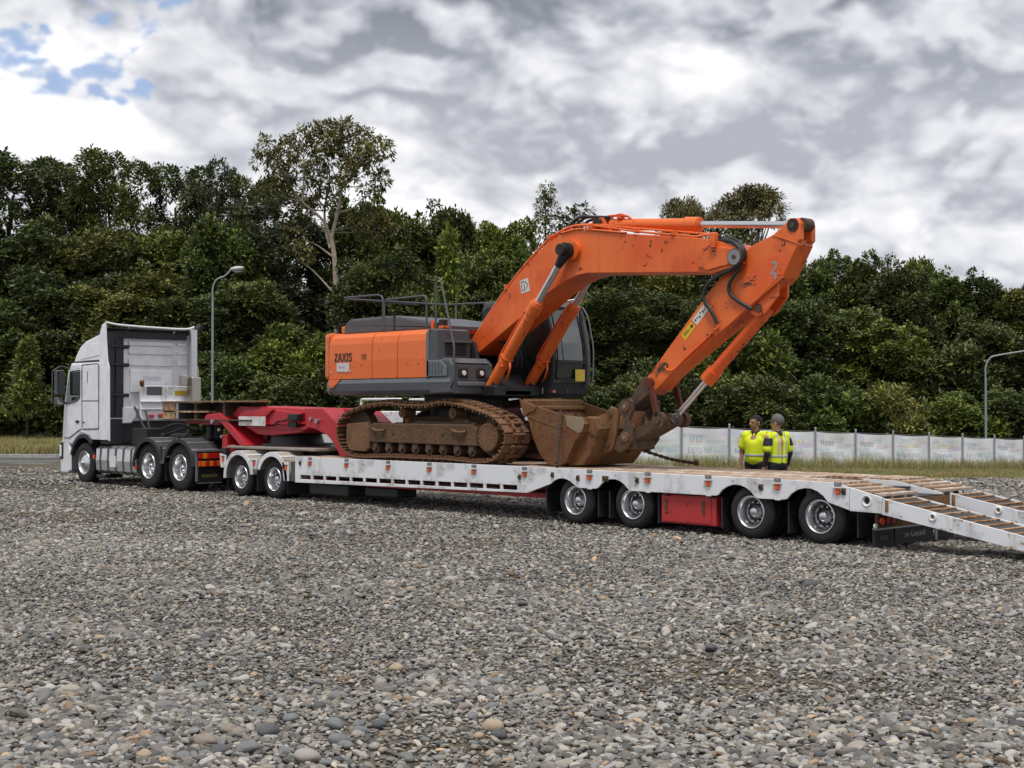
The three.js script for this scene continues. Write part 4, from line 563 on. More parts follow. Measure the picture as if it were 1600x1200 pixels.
// ---------------------------------------------------------------- the dolly under the gooseneck
{
  const t = thing('dolly', 'two axle dolly with white mudguards and red sloping legs between tractor and low loader', 'dolly', -14, 0, 0);
  for (const x of [-14.59, -13.36]) axle(t, W_dolly, x, 0.41, 1.22);
  for (const s of [1, -1]) {
    const z0 = s > 0 ? 0.62 : -1.28, z1 = s > 0 ? 1.28 : -0.62;
    for (const [x, a0, a1] of [[-14.62, PI * 1.02, 0.14], [-13.36, PI * 0.88, -0.02]]) {
      const o = arc(x, 0.41, 0.56, a0, a1, 16), i = arc(x, 0.41, 0.535, a1, a0, 16), fo = arc(x, 0.41, 0.57, a0, a1, 16), fi = arc(x, 0.41, 0.475, a1, a0, 16), gd = sub('mudguard', t, x, 0.9, s);
      part('guard_top', prism([...o, ...i], z0, z1, 0.004), M(0.4, 0.36, 0.31, 0.6, { map: T_chips }), gd, 'dusty top of the mudguard');
      part('guard_rim', prism([...fo, ...fi], s > 0 ? z1 - 0.012 : z0 - 0.006, s > 0 ? z1 + 0.006 : z0 + 0.012, 0.003), m.white, gd);
      for (const a of [1.0, 1.35, 1.75]) part('guard_strap', box(-0.02, 0.02, 0.557, 0.574, z0, z1 - 0.02).rotateZ(a - PI / 2).translate(x, 0.41, 0), m.whiteClean, gd);
    }
    const zf = s > 0 ? 1.268 : -1.286;
    part('guard_plate', [prism([[-14.13, 0.82], [-14.06, 0.6], [-13.93, 0.6], [-13.86, 0.82]], zf, zf + 0.018, 0.004), prism([[-15.34, 0.9], [-15.3, 0.6], [-15.12, 0.6], [-15.08, 0.86]], zf, zf + 0.018, 0.004), prism([[-12.98, 0.78], [-12.92, 0.4], [-12.74, 0.4], [-12.74, 0.79]], zf, zf + 0.018, 0.004)], m.white, t);
    part('rubber_buffer', box(-12.72, -12.6, 0.4, 0.8, s > 0 ? 1.02 : -1.24, s > 0 ? 1.24 : -1.02), m.grey, t);
    for (const [x, y] of [[-14.0, 0.72], [-12.84, 0.66], [-15.2, 0.78]]) { const l = sub('marker_lamp', t, x, y, s * 1.29); part('lens', rbox(x - 0.035, x + 0.035, y - 0.05, y + 0.05, s * 1.282, s * 1.31, 0.015), m.orangeLens, l); part('bracket', box(x - 0.06, x + 0.06, y + 0.06, y + 0.072, s > 0 ? 1.28 : -1.32, s > 0 ? 1.32 : -1.28), m.rustDark, l); }
    for (const x of [-14.02, -12.9, -15.18]) part('mud_flap', rbox(x - 0.01, x + 0.01, 0.12, 0.6, s * 0.62, s * 1.2, 0.008), m.blackPlastic, t);
    // sloping red leg up to the fifth wheel
    const zl = s > 0 ? [0.22, 0.84] : [-0.84, -0.22];
    part('sloping_leg', prism([[-16.62, 1.74], [-16.08, 1.78], [-15.85, 1.67], [-14.95, 1.07], [-15.22, 1.05], [-16.0, 1.54], [-16.3, 1.62], [-16.75, 1.6]], zl[0], zl[1], 0.02), m.red, t);
    part('leg_web', prism([[-16.5, 1.6], [-16.0, 1.54], [-15.3, 1.08], [-15.75, 1.03], [-16.15, 1.36]], zl[0] + 0.2, zl[0] + 0.26, 0.01), m.red, t); part('leg_foot', [box(-16.0, -15.8, 0.86, 1.3, zl[0] + 0.3, zl[1] - 0.03), box(-15.7, -15.5, 0.86, 1.08, zl[0] + 0.05, zl[1] - 0.05)], m.red, t);
    part('leg_pin', [cyl([-16.3, 1.58, s * 0.84], [-16.3, 1.58, s * 0.9], 0.05), cyl([-16.05, 1.4, s * 0.84], [-16.05, 1.4, s * 0.88], 0.035), cyl([-15.95, 1.25, s * 0.84], [-15.95, 1.25, s * 0.88], 0.035)], m.steel, t);
  }
  part('coupler_plate', [rbox(-18.1, -16.5, 1.52, 1.6, -0.5, 0.5, 0.02), prism([[-17.4, 1.5], [-16.5, 1.5], [-16.5, 1.64], [-17.1, 1.6]], 0.46, 0.56, 0.01), prism([[-16.7, 1.55], [-15.9, 1.75], [-15.7, 1.92], [-16.3, 1.82]], -0.4, 0.4, 0.01)], m.red, t);
  part('frame', [box(-15.8, -12.45, 0.82, 1.0, 0.3, 0.5), box(-15.8, -12.45, 0.82, 1.0, -0.5, -0.3), box(-15.9, -15.7, 0.8, 1.0, -0.9, 0.9)], m.blackPlastic, t);
  part('top_plate', rbox(-15.6, -12.3, 1.0, 1.06, -0.9, 0.95, 0.02), M(0.3, 0.26, 0.22, 0.7, { map: T_plain }), t);
  part('turntable', [cyl([-14.3, 1.06, 0], [-14.3, 1.3, 0], 0.62, 0.55, 28), cyl([-14.3, 1.06, 0], [-14.3, 1.12, 0], 0.75, 0.75, 28)], m.black, t);
  part('brake_chamber', [cyl([-14.1, 0.62, 0.3], [-13.85, 0.62, 0.3], 0.1), cyl([-12.9, 0.62, 0.3], [-12.65, 0.62, 0.3], 0.1)], m.black, t);
}
{ // rusty channel lying over the coupling
  const t = thing('steel_channel', 'rusty brown open steel tray lying behind the tractor cab beside the red gooseneck', 'steel tray', -16.4, 1.6, 0.6);
  part('tray_floor', box(-18.5, -14.8, 1.6, 1.63, 0.35, 0.85), m.rustDark, t);
  part('tray_flange', rbox(-18.55, -14.75, 2.01, 2.045, 0.36, 0.88, 0.01), m.trayRim, t);
  part('tray_web', [box(-18.5, -14.8, 1.63, 2.0, 0.42, 0.45)], M(0.05, 0.045, 0.04, 0.6, { map: T_rust }), t);
  part('tray_end', [rbox(-18.56, -18.0, 1.6, 2.0, 0.8, 0.84, 0.01), box(-18.5, -16.6, 1.78, 1.82, 0.45, 0.84)], m.woodRust, t, 'bare brown timber end of the tray');
  part('tray_stay', [box(-17.2, -17.1, 1.63, 2, 0.5, 0.8), box(-16.0, -15.9, 1.63, 2, 0.5, 0.8)], m.rustDark, t);
}

// ---------------------------------------------------------------- the tractor unit
{
  const t = thing('tractor_unit', 'silver cab truck with exhaust stack and ribbed fuel tank at the head of the trailer', 'truck', -19.5, 0, 0);
  for (const [x, p, r] of [[-21.72, W_front, 0.51], [-18.53, W_drive, 0.53], [-17.12, W_drive, 0.53]]) axle(t, p, x, r, 1.22);
  part('chassis_rail', [box(-22.4, -16.4, 0.72, 1.0, 0.32, 0.44), box(-22.4, -16.4, 0.72, 1.0, -0.44, -0.32), box(-19.2, -18.9, 0.75, 1.0, -0.9, 0.9), box(-17.9, -17.7, 0.7, 1.0, -0.6, 0.6)], m.black, t);
  part('fifth_wheel', [rbox(-18.3, -17.1, 1.1, 1.2, -0.5, 0.5, 0.04), box(-18.1, -17.3, 0.98, 1.12, -0.42, 0.42), cyl([-17.7, 1.2, 0], [-17.7, 1.5, 0], 0.2, 0.12)], m.black, t);
  part('air_tank', [cyl([-20.2, 1.12, -0.3], [-19.3, 1.12, -0.3], 0.14), cyl([-20.2, 1.12, 0.3], [-19.3, 1.12, 0.3], 0.14), rbox(-19.9, -19.2, 1.0, 1.4, 0.5, 0.9, 0.03)], m.black, t);
  part('airline_bracket', [box(-16.9, -16.86, 1.2, 1.5, 0.25, 0.3), cyl([-16.85, 1.2, 0.4], [-16.85, 1.5, 0.4], 0.07), cyl([-16.85, 1.2, 0.6], [-16.85, 1.46, 0.6], 0.06), tube([[-20.5, 1.9, 0.5], [-19.6, 1.3, 0.6], [-18.7, 1.5, 0.4], [-17.9, 1.35, 0.3]], 0.03), tube([[-20.5, 1.8, 0.2], [-19.7, 1.2, 0.4], [-18.6, 1.4, 0.2], [-17.9, 1.35, 0.1]], 0.03)], m.blackPlastic, t);
  // cab shell: side outline swept across, sides slightly rounded
  const cabSide = [[-22.92, 0.95], [-22.88, 1.3], [-22.8, 2.0], [-22.52, 2.86], [-22.4, 3.02], [-20.88, 3.02], [-20.88, 1.1], [-21.16, 1.1], ...arc(-21.75, 0.53, 0.68, 0.95, 2.3, 8), [-22.3, 0.95]];
  part('cab', prism(cabSide, -1.24, 1.24, 0.05), m.cab, t);
  part('windscreen', prism([[-22.87, 1.9], [-22.82, 2.06], [-22.56, 2.82], [-22.5, 2.82], [-22.7, 1.9]], -1.12, 1.12, 0.01), m.glass, t);
  part('sun_visor', prism([[-22.68, 2.92], [-22.4, 3.08], [-22.36, 3.02], [-22.6, 2.86]], -1.15, 1.15, 0.01), m.blackPlastic, t);
  part('roof_fairing', prism([[-22.38, 3.03], [-22.28, 3.2], [-22.05, 3.42], [-21.75, 3.56], [-21.42, 3.63], [-20.86, 3.74], [-20.86, 3.03]], -1.18, 1.18, 0.05), m.cab, t);
  part('roof_gap', prism([[-21.5, 3.58], [-21.1, 3.8], [-20.72, 3.87], [-20.72, 3.62]], -1.1, 1.16, 0.02), m.blackPlastic, t);
  const door = [[-22.5, 2.84], [-21.82, 2.87], [-21.78, 1.36], [-22.0, 1.3], [-22.45, 1.12], [-22.78, 1.13], [-22.72, 2.0]];
  const dr = sub('door', t, -22.2, 2, 1.25);
  part('door_skin', prism(door, 1.235, 1.262, 0.012), m.cab, dr);
  part('side_window', prism([[-22.42, 2.78], [-21.9, 2.8], [-21.9, 2.16], [-22.1, 2.08], [-22.6, 2.02], [-22.58, 2.3]], 1.258, 1.27, 0.004), m.glass, dr);
  part('window_surround', [bend([[-22.42, 2.8, 1.268], [-21.87, 2.83, 1.268], [-21.87, 2.13, 1.268], [-22.1, 2.05, 1.268], [-22.62, 1.98, 1.268]], 0.014, 5, 0.05)], m.blackPlastic, dr);
  part('door_handle', rbox(-22.08, -21.9, 1.5, 1.57, 1.26, 1.28, 0.01), m.blackPlastic, dr);
  part('panel_gap', [bend([...door, door[0]].map(([x, y]) => [x, y, 1.244]), 0.012, 5, 0.06)], m.black, t);
  part('panel_gap', [bend([[-21.79, 2.96, 1.244], [-20.92, 2.98, 1.244], [-20.91, 1.35, 1.244], [-21.76, 1.33, 1.244], [-21.79, 2.96, 1.244]], 0.011, 5, 0.06)], m.black, t); part('panel_gap', [cyl([-21.76, 2.05, 1.244], [-20.93, 2.05, 1.244], 0.011, 0.011, 5), cyl([-22.4, 3.03, 1.18], [-20.95, 3.06, 1.2], 0.014, 0.014, 5)], m.black, t);
  part('sleeper_panel', prism([[-21.76, 2.92], [-20.95, 2.95], [-20.93, 2.06], [-21.76, 2.06]], 1.236, 1.26, 0.012), m.cab, t);
  part('locker_panel', prism([[-21.76, 2.04], [-20.93, 2.04], [-20.92, 1.38], [-21.74, 1.36]], 1.236, 1.26, 0.012), m.cab, t);
  part('sill_panel', prism([[-21.9, 1.3], [-20.92, 1.33], [-20.92, 1.1], [-21.2, 1.1], [-21.35, 1.2]], 1.236, 1.262, 0.012), m.cab, t);
  part('fairing_pressing', prism([[-22.0, 3.1], [-21.85, 3.3], [-21.5, 3.46], [-20.95, 3.52], [-20.95, 3.18]], 1.165, 1.192, 0.012), m.cab, t);
  part('grab_slot', rbox(-21.5, -21.46, 2.5, 2.8, 1.25, 1.266, 0.012), m.greyLight, t);
  part('badge', rbox(-21.75, -21.62, 1.5, 1.54, 1.258, 1.264, 0.003), m.grey, t);
  part('wheel_arch', [prism([...arc(-21.72, 0.53, 0.7, 0.8, 2.9, 14), ...arc(-21.72, 0.53, 0.6, 2.9, 0.8, 14)], 0.85, 1.262, 0.01), prism([...arc(-21.72, 0.53, 0.7, 0.8, 2.9, 14), ...arc(-21.72, 0.53, 0.6, 2.9, 0.8, 14)], -1.262, -0.85, 0.01)], m.blackPlastic, t);
  // bumper, step, lamps
  part('bumper', [prism([[-22.98, 0.22], [-22.98, 0.95], [-22.9, 1.06], [-22.55, 1.02], [-22.42, 0.8], [-22.42, 0.3], [-22.6, 0.22]], -1.24, 1.24, 0.04)], m.cab, t);
  part('step_well', [rbox(-22.44, -22.2, 0.3, 0.9, -1.15, 1.2, 0.02), rbox(-22.4, -22.1, 0.32, 0.38, 0.8, 1.22, 0.01)], m.blackPlastic, t);
  for (const s of [1, -1]) { const h = sub('headlamp', t, -22.9, 0.8, s); part('lens', rbox(-22.99, -22.85, 0.62, 0.95, s * 0.75, s * 1.27, 0.04), m.lampWhite, h); part('bezel', rbox(-22.96, -22.8, 0.58, 1.0, s * 0.7, s * 1.262, 0.02), m.blackPlastic, h); }
  part('grille', [0, 1, 2, 3, 4].map((i) => rbox(-22.97, -22.88, 1.1 + i * 0.16, 1.2 + i * 0.16, -0.9, 0.9, 0.02)), m.blackPlastic, t);
  for (const s of [1, -1]) {
    const mr = sub('mirror', t, -22.5, 2.4, s * 1.48);
    part('mirror_shell', [rbox(-22.62, -22.47, 2.2, 2.84, s * 1.36, s * 1.6, 0.04), rbox(-22.62, -22.47, 1.94, 2.16, s * 1.4, s * 1.6, 0.05), bend([[-22.62, 2.9, s * 1.2], [-22.56, 2.94, s * 1.45], [-22.56, 2.82, s * 1.66], [-22.56, 2.0, s * 1.68]], 0.018, 6, 0.06), cyl([-22.7, 2.0, s * 1.2], [-22.56, 2.02, s * 1.42], 0.025)], m.grey, mr);
    part('mirror_glass', [box(-22.468, -22.464, 2.23, 2.81, s > 0 ? 1.375 : -1.585, s > 0 ? 1.585 : -1.375), box(-22.468, -22.464, 1.97, 2.13, s > 0 ? 1.415 : -1.585, s > 0 ? 1.585 : -1.415)], M(0.3, 0.32, 0.32, 0.06, { metalness: 1 }), mr);
  }
  part('beacon', cyl([-21.7, 3.56, 0.9], [-21.7, 3.66, 0.9], 0.07, 0.06), m.orangeLens, t);
  // side wings behind the cab and the back wall between them
  for (const s of [1, -1]) {
    const z0 = s > 0 ? 1.215 : -1.245, z1 = s > 0 ? 1.245 : -1.215;
    part('side_wing', prism([[-20.9, 3.05], [-20.9, 3.66], [-20.78, 3.92], [-20.62, 3.98], [-20.5, 3.0], [-20.42, 2.9], [-20.4, s > 0 ? 1.1 : 1.8], [-20.9, s > 0 ? 1.1 : 1.8]], z0, z1, 0.008), m.cab, t);
    part('wing_trim', bend([[-20.62, 3.98, s * 1.23], [-20.5, 3.0, s * 1.23], [-20.42, 2.88, s * 1.23], [-20.39, s > 0 ? 1.08 : 1.8, s * 1.23]], 0.022, 6, 0.08), m.whiteClean, t);
    if (s > 0) part('wing_lining', [prismY([[-20.5, s * 1.2], [-20.84, s * 0.62], [-20.88, s * 0.62], [-20.88, s * 1.2]], 1.64, 3.72, 0.004), prismY([[-20.46, s * 1.2], [-20.84, s * 0.66], [-20.88, s * 0.66], [-20.88, s * 1.2]], 1.0, 1.6, 0.004)], m.blackPlastic, t, 'black plastic lining beside the back wall');
    if (s > 0) for (const y of [2.95, 2.2, 3.4]) part('lining_rib', [cyl([-20.5, y, s * 1.16], [-20.82, y, s * 0.62], 0.03, 0.03, 8), rbox(-20.85, -20.78, y - 0.045, y + 0.045, s * 0.48, s * 0.66, 0.03)], m.black, t);
    if (s > 0) part('lining_strake', cyl([-20.64, 1.7, s * 0.93], [-20.64, 3.6, s * 0.93], 0.025, 0.025, 8), m.black, t);
    if (s > 0) part('lining_bar', cyl([-20.46, 1.62, s * 1.18], [-20.83, 1.62, s * 0.66], 0.02, 0.02, 8), m.alu, t);
  }
  part('roof_spoiler_lip', bend([[-20.62, 3.98, 1.23], [-20.6, 3.93, 0.95], [-20.56, 3.9, 0.3], [-20.56, 3.88, -0.8], [-20.6, 3.9, -1.1], [-20.62, 3.95, -1.23]], 0.03, 6, 0.2), m.whiteClean, t);
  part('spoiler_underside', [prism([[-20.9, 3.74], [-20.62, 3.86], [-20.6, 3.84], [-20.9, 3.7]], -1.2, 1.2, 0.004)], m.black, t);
  part('spoiler_stay', [cyl([-20.86, 3.7, 0.6], [-20.62, 3.86, 0.6], 0.018), cyl([-20.86, 3.66, -0.7], [-20.62, 3.86, -0.7], 0.018)], m.alu, t);
  part('back_wall', rbox(-20.9, -20.85, 1.55, 3.76, -1.2, 0.66, 0.02), m.cab, t); part('cab_underside', box(-20.9, -20.86, 1.0, 1.55, -1.2, 1.2), m.black, t);
  for (const [y, h] of [[3.5, 0.13], [3.28, 0.12], [3.02, 0.18]]) { part('pressing', rbox(-20.86, -20.81, y - h / 2, y + h / 2, -0.75, 0.5, 0.04), m.cab, t); part('pressing', rbox(-20.86, -20.815, y - h / 2 + 0.02, y + h / 2 - 0.02, -1.18, -0.86, 0.03), m.cab, t); }
  part('pressing', rbox(-20.86, -20.8, 2.26, 2.84, -0.74, 0.45, 0.09), m.cab, t);
  sticker('painted_emboss', t, M(1, 1, 1, 0.5, { map: canvasTex(256, 64, (g, w, h) => { g.fillStyle = '#c3c7cd'; g.fillRect(0, 0, w, h); g.fillStyle = '#b4b9c0'; g.font = 'bold 44px sans-serif'; g.textAlign = 'center'; g.fillText('VOLVO', w / 2, 46); }) }), -20.797, 2.62, -0.14, 0.5, 0.12, PI / 2);  // flat letters, the shade of an embossing painted as darker grey
  part('cab_skirt', [prismX([[0.66, 1.5], [0.66, 1.9], [0.2, 1.9], [0.3, 1.65], [0.42, 1.5]], -20.95, -20.8, 0.02)], m.cab, t);
  part('exhaust_stack', [cyl([-20.32, 2.55, -1.04], [-20.32, 3.86, -1.04], 0.1, 0.1, 20)], m.chrome, t);
  part('exhaust_tip', [cyl([-20.58, 3.86, -1.3], [-20.54, 4.0, -1.4], 0.105, 0.1, 20)], m.black, t);
  part('heat_guard', [rbox(-20.46, -20.18, 1.65, 2.66, -1.19, -0.92, 0.03), rbox(-20.48, -20.3, 2.44, 2.7, -0.88, -0.7, 0.02)], M(0.42, 0.39, 0.35, 0.4, { metalness: 0.85, map: T_chips }), t, 'discoloured perforated heat guard round the exhaust');
  // white equipment board on the back wall
  const hb = sub('equipment_board', t, -20.6, 2, -0.6);
  part('board_plate', [rbox(-20.66, -20.58, 1.58, 2.44, -0.42, 0.29, 0.02), rbox(-20.66, -20.58, 1.58, 2.44, -1.25, -0.44, 0.02)], m.white, hb);
  part('board_ledge', [rbox(-20.6, -20.5, 2.02, 2.06, -1.3, 0.3, 0.01), rbox(-20.6, -20.52, 1.84, 1.87, -0.5, 0.28, 0.01), box(-20.59, -20.55, 1.6, 2.02, -0.45, -0.43)], m.whiteClean, hb);
  part('recess', rbox(-20.6, -20.572, 2.2, 2.42, -0.3, 0.13, 0.06), m.grey, hb); part('sticker', box(-20.58, -20.574, 2.2, 2.32, -0.98, -0.66), m.yellow, hb, 'amber yellow sticker on the board');
  part('coupling_socket', [rbox(-20.58, -20.5, 1.64, 1.72, -0.05, 0.06, 0.02), rbox(-20.58, -20.5, 1.64, 1.74, -0.3, -0.2, 0.02)], m.redLens, hb); part('work_lamp', [cyl([-20.62, 2.42, 0.24], [-20.56, 2.56, 0.27], 0.05, 0.06)], m.rust, hb);
  // tank, guards, lamps
  const ft = sub('fuel_tank', t, -20.1, 0.6, 0.95);
  part('tank_shell', prismX([[0.62, 0.28], [0.62, 0.94], [1.1, 0.95], [1.2, 0.88], [1.22, 0.6], [1.2, 0.36], [1.1, 0.28]], -21.12, -19.14, 0.02), m.alu, ft);
  for (let i = 0; i < 5; i++) part('tank_strap', prismX([[0.6, 0.26], [0.6, 0.965], [1.11, 0.97], [1.22, 0.89], [1.236, 0.6], [1.22, 0.35], [1.11, 0.265]], -20.9 + i * 0.38, -20.85 + i * 0.38, 0.004), m.strapDark, ft);
  part('tank_label', box(-20.36, -20.08, 0.45, 0.72, 1.225, 1.238), m.label, ft, 'scuffed plate on the fuel tank'); part('tank_marker', rbox(-21.2, -21.16, 0.62, 0.72, 1.2, 1.25, 0.01), m.orangeLens, ft); part('rear_marker', rbox(-19.14, -19.1, 0.44, 0.52, 1.18, 1.24, 0.01), m.orangeLens, ft);
  part('side_battery', rbox(-21.1, -19.2, 0.3, 0.94, -1.2, -0.62, 0.04), m.blackPlastic, t);
  part('side_step', [rbox(-21.1, -20.7, 0.16, 0.24, 0.7, 1.2, 0.02)], m.blackPlastic, t);
  for (const s of [1, -1]) {
    const z0 = s > 0 ? 0.55 : -1.27, z1 = s > 0 ? 1.27 : -0.55;
    for (const [x, a0, a1] of [[-18.5, PI * 1.0, 0.36], [-17.1, PI * 0.86, 0.12]]) {
      const gd = sub('mudguard', t, x, 1.1, s), o = arc(x, 0.5, 0.69, a0, a1, 18), i = arc(x, 0.5, 0.665, a1, a0, 18), fi = arc(x, 0.5, 0.6, a1, a0, 18);
      part('guard_top', prism([...o, ...i], z0, z1, 0.004), m.guard, gd); part('guard_rim', prism([...o, ...fi], s > 0 ? z1 - 0.01 : z0 - 0.012, s > 0 ? z1 + 0.012 : z0 + 0.01, 0.004), m.blackPlastic, gd);
      for (const a of [0.7, 1.05, 1.4, 1.75]) part('guard_strap', box(-0.022, 0.022, 0.686, 0.702, z0, z1 - 0.03).rotateZ(a - PI / 2).translate(x, 0.5, 0), m.alu, gd);
    }
    part('guard_bridge', [prism([[-17.96, 0.86], [-17.92, 0.6], [-17.74, 0.6], [-17.68, 0.86]], s > 0 ? 1.25 : -1.27, s > 0 ? 1.27 : -1.25, 0.004)], m.guard, t); part('bridge_mark', [box(-17.9, -17.82, 0.7, 1.0, s > 0 ? 1.26 : -1.29, s > 0 ? 1.285 : -1.26)], m.black, t);
    part('mud_flap', [rbox(-17.84, -17.82, 0.2, 0.62, s * 0.6, s * 1.18, 0.006)], m.blackPlastic, t);
    // rear lamp cluster and lettered flap
    const lc = sub('tail_lamp', t, -16.3, 0.7, s * 0.98);
    part('lamp_bar', [rbox(-16.42, -16.3, 0.9, 0.95, s * 0.6, s * 1.29, 0.01), box(-16.38, -16.33, 0.25, 0.9, s > 0 ? 1.22 : -1.26, s > 0 ? 1.26 : -1.22)], m.greyLight, lc);
    part('housing', rbox(-16.38, -16.33, 0.55, 0.9, s * 0.62, s * 1.24, 0.01), m.black, lc);
    for (const [y, row] of [[0.815, 'rarrr'], [0.64, 'oararo']]) row.split('').forEach((c, i) => { const w = 0.58 / row.length, z = 1.22 - i * w; part('lens', rbox(-16.335, -16.3, y - 0.06, y + 0.06, s * (z - w + 0.01), s * z, 0.01), c === 'r' ? m.redLens : c === 'a' ? m.amber : m.orangeLens, lc); });
    part('lettered_flap', rbox(-16.38, -16.35, 0.2, 0.54, s * 0.6, s * 1.24, 0.01), m.black, lc); part('flap_hem', box(-16.345, -16.335, 0.2, 0.22, s > 0 ? 0.6 : -1.24, s > 0 ? 1.24 : -0.6), m.greyLight, lc);
    sticker('flap_lettering', lc, M(1, 1, 1, 0.7, { map: canvasTex(256, 96, (g, w, h) => { g.fillStyle = '#131314'; g.fillRect(0, 0, w, h); g.fillStyle = '#8d7a45'; g.font = 'bold italic 54px serif'; g.textAlign = 'center'; g.fillText('Gymelto', w / 2, 64); }) }), -16.345, 0.37, s * 0.92, 0.46, 0.16, PI / 2);
  }
}

// ---------------------------------------------------------------- the excavator, facing the tail of the trailer
{
  const t = thing('excavator', 'orange tracked excavator with rusty tracks and folded boom chained on the low loader', 'excavator', -8.8, 0.93, 0);
  // tracks: shoes one by one round a sagging loop
  const loop = new THREE.CatmullRomCurve3([[-11.17, 1.45], [-11.03, 1.72], [-10.5, 1.9], [-9.65, 1.985], [-9.31, 1.96], [-8.6, 1.945], [-7.95, 1.995], [-7.1, 1.85], [-6.62, 1.7], [-6.38, 1.45], [-6.44, 1.2], [-6.72, 0.985], [-8, 0.975], [-9.4, 0.975], [-10.76, 0.985], [-11.05, 1.15]].map((p) => V(p[0], p[1], 0)), true, 'centripetal');
  const shoe = join([rbox(-0.086, 0.078, -0.012, 0.01, -0.3, 0.3, 0.005), rbox(-0.088, -0.058, 0.006, 0.062, -0.3, 0.3, 0.008), rbox(0.0, 0.022, 0.006, 0.04, -0.3, 0.3, 0.006), box(-0.06, -0.02, -0.075, -0.01, -0.11, -0.07), box(-0.06, 0.07, -0.075, -0.01, 0.07, 0.11), cyl([0.08, -0.045, -0.14], [0.08, -0.045, 0.14], 0.03, 0.03, 8)]);
  for (const s of [1, -1]) {
    const mud = m.rust; const tr = sub('track', t, -8.8, 1.4, s * 0.95), N = 56, r = rng(31);
    for (let i = 0; i < N; i++) { const a = loop.getPointAt(i / N), d = loop.getTangentAt(i / N), o = new THREE.Mesh(shoe, m.rust); o.name = 'track_shoe'; o.position.set(a.x + 8.8, a.y - 1.4, (r() - 0.5) * 0.008); o.rotation.z = Math.atan2(d.y, d.x) + PI + (r() - 0.5) * 0.05; tr.add(o); }
    const z = s * 0.95, zo = (a, b) => (s > 0 ? [z + a, z + b] : [z - b, z - a]);
    part('track_frame', [prism([[-10.26, 1.24], [-10.26, 1.52], [-10.1, 1.6], [-7.3, 1.6], [-7.16, 1.52], [-7.16, 1.22]], ...zo(-0.16, 0.24), 0.02)], m.mud, tr);
    part('frame_top', prism([[-10.1, 1.52], [-9.6, 1.62], [-9.3, 1.58], [-8.9, 1.66], [-8.1, 1.64], [-7.6, 1.68], [-7.2, 1.58], [-7.2, 1.5]], ...zo(-0.2, 0.1), 0.03), m.rustDark, tr, 'caked mud on the track frame');
    part('idler_guard', [prism([[-10.9, 1.58], [-10.26, 1.62], [-10.2, 1.5], [-10.2, 1.12], [-10.3, 1.05], [-10.8, 1.06], [-10.92, 1.22]], ...zo(-0.1, 0.26), 0.02)], m.rust, tr);
    part('idler', [disc(-10.72, 1.45, ...zo(-0.1, 0.08), 0.4, 24)], m.rustDark, tr);
    part('sprocket', [disc(-6.86, 1.38, ...zo(-0.08, 0.06), 0.36, 26)], m.rustDark, tr);
    const nut = []; for (let i = 0; i < 20; i++) { const a = i * PI / 10; nut.push(cyl([-6.86 + cos(a) * 0.215, 1.38 + sin(a) * 0.215, ...zo(0.2, 0.2).slice(0, 1)], [-6.86 + cos(a) * 0.215, 1.38 + sin(a) * 0.215, s > 0 ? z + 0.265 : z - 0.265], 0.016, 0.016, 6)); }
    part('final_drive', [disc(-6.86, 1.38, ...zo(-0.05, 0.25), 0.25, 26), ...nut], m.rust, tr);
    for (let i = 0; i < 8; i++) part('track_roller', [disc(-10.05 + i * 0.39, 1.13, ...zo(-0.14, 0.2), 0.1, 14), disc(-10.05 + i * 0.39, 1.13, ...zo(0.2, 0.25), 0.05, 10), box(-10.12 + i * 0.39, -9.98 + i * 0.39, 1.13, 1.26, ...zo(0.15, 0.22))], m.rustDark, tr);
    for (const x of [-9.31, -7.88]) part('carrier_roller', [disc(x, 1.8, ...zo(-0.1, 0.17), 0.095, 16), disc(x, 1.8, ...zo(0.17, 0.2), 0.05, 10), box(x - 0.05, x + 0.05, 1.55, 1.8, ...zo(-0.05, 0.05))], m.rust, tr);
    for (const x of [-9.9, -7.6]) part('tow_eye', tube([[x - 0.2, 1.5, s * 1.2], [x, 1.46, s * 1.24], [x + 0.2, 1.47, s * 1.22]], 0.025, 6), m.rust, tr);
    for (const x of [-9.48, -8.05]) part('frame_hole', disc(x, 1.4, ...zo(0.235, 0.242), 0.035, 12), m.black, tr);
  }
  part('undercarriage', [rbox(-9.8, -7.9, 1.35, 1.75, -0.72, 0.72, 0.05), box(-10.0, -9.5, 1.3, 1.6, -0.8, 0.8), box(-8.2, -7.6, 1.3, 1.6, -0.8, 0.8)], m.rustDark, t);
  part('slew_ring', [cyl([-8.75, 1.72, 0], [-8.75, 1.96, 0], 0.68, 0.68, 32), cyl([-8.75, 1.95, 0], [-8.75, 2.16, 0], 0.8, 0.8, 32)], m.black, t);
  part('revolving_frame', [box(-11.2, -7.75, 2.14, 2.36, -1.1, 1.0)], m.black, t);
  // counterweight and panels
  const plan = [[-11.36, 1.3]]; for (let i = 0; i <= 14; i++) { const a = i / 14, z = lerp(1.22, -1.22, a); plan.push([-11.58 - 0.3 * (1 - (z / 1.22) ** 2), z]); } plan.push([-11.36, -1.3]);
  part('counterweight', prismY(plan, 2.44, 3.36, 0.07), m.orangeClean, t);
  part('counterweight_base', prismY(plan.map(([x, z]) => [x + 0.02, z * 0.985]), 2.14, 2.45, 0.09), m.greyLight, t);
  part('body_core', box(-11.4, -8.36, 2.36, 3.28, -1.24, 1.2), m.black, t);
  const sec = [[0.1, 2.45], [1.3, 2.45], [1.31, 2.8], [1.3, 3.12], [1.27, 3.24], [1.19, 3.315], [1.0, 3.345], [0.1, 3.36]];
  for (const [a, b, nm] of [[-11.34, -9.985, 'pump_door'], [-9.965, -9.225, 'side_panel'], [-9.205, -8.37, 'side_panel']]) part(nm, prismX(sec, a, b, 0.012), m.orangeClean, t);
  part('left_panel', prismX(sec.map(([z, y]) => [-z, y]), -11.34, -8.4, 0.012), m.orangeClean, t);
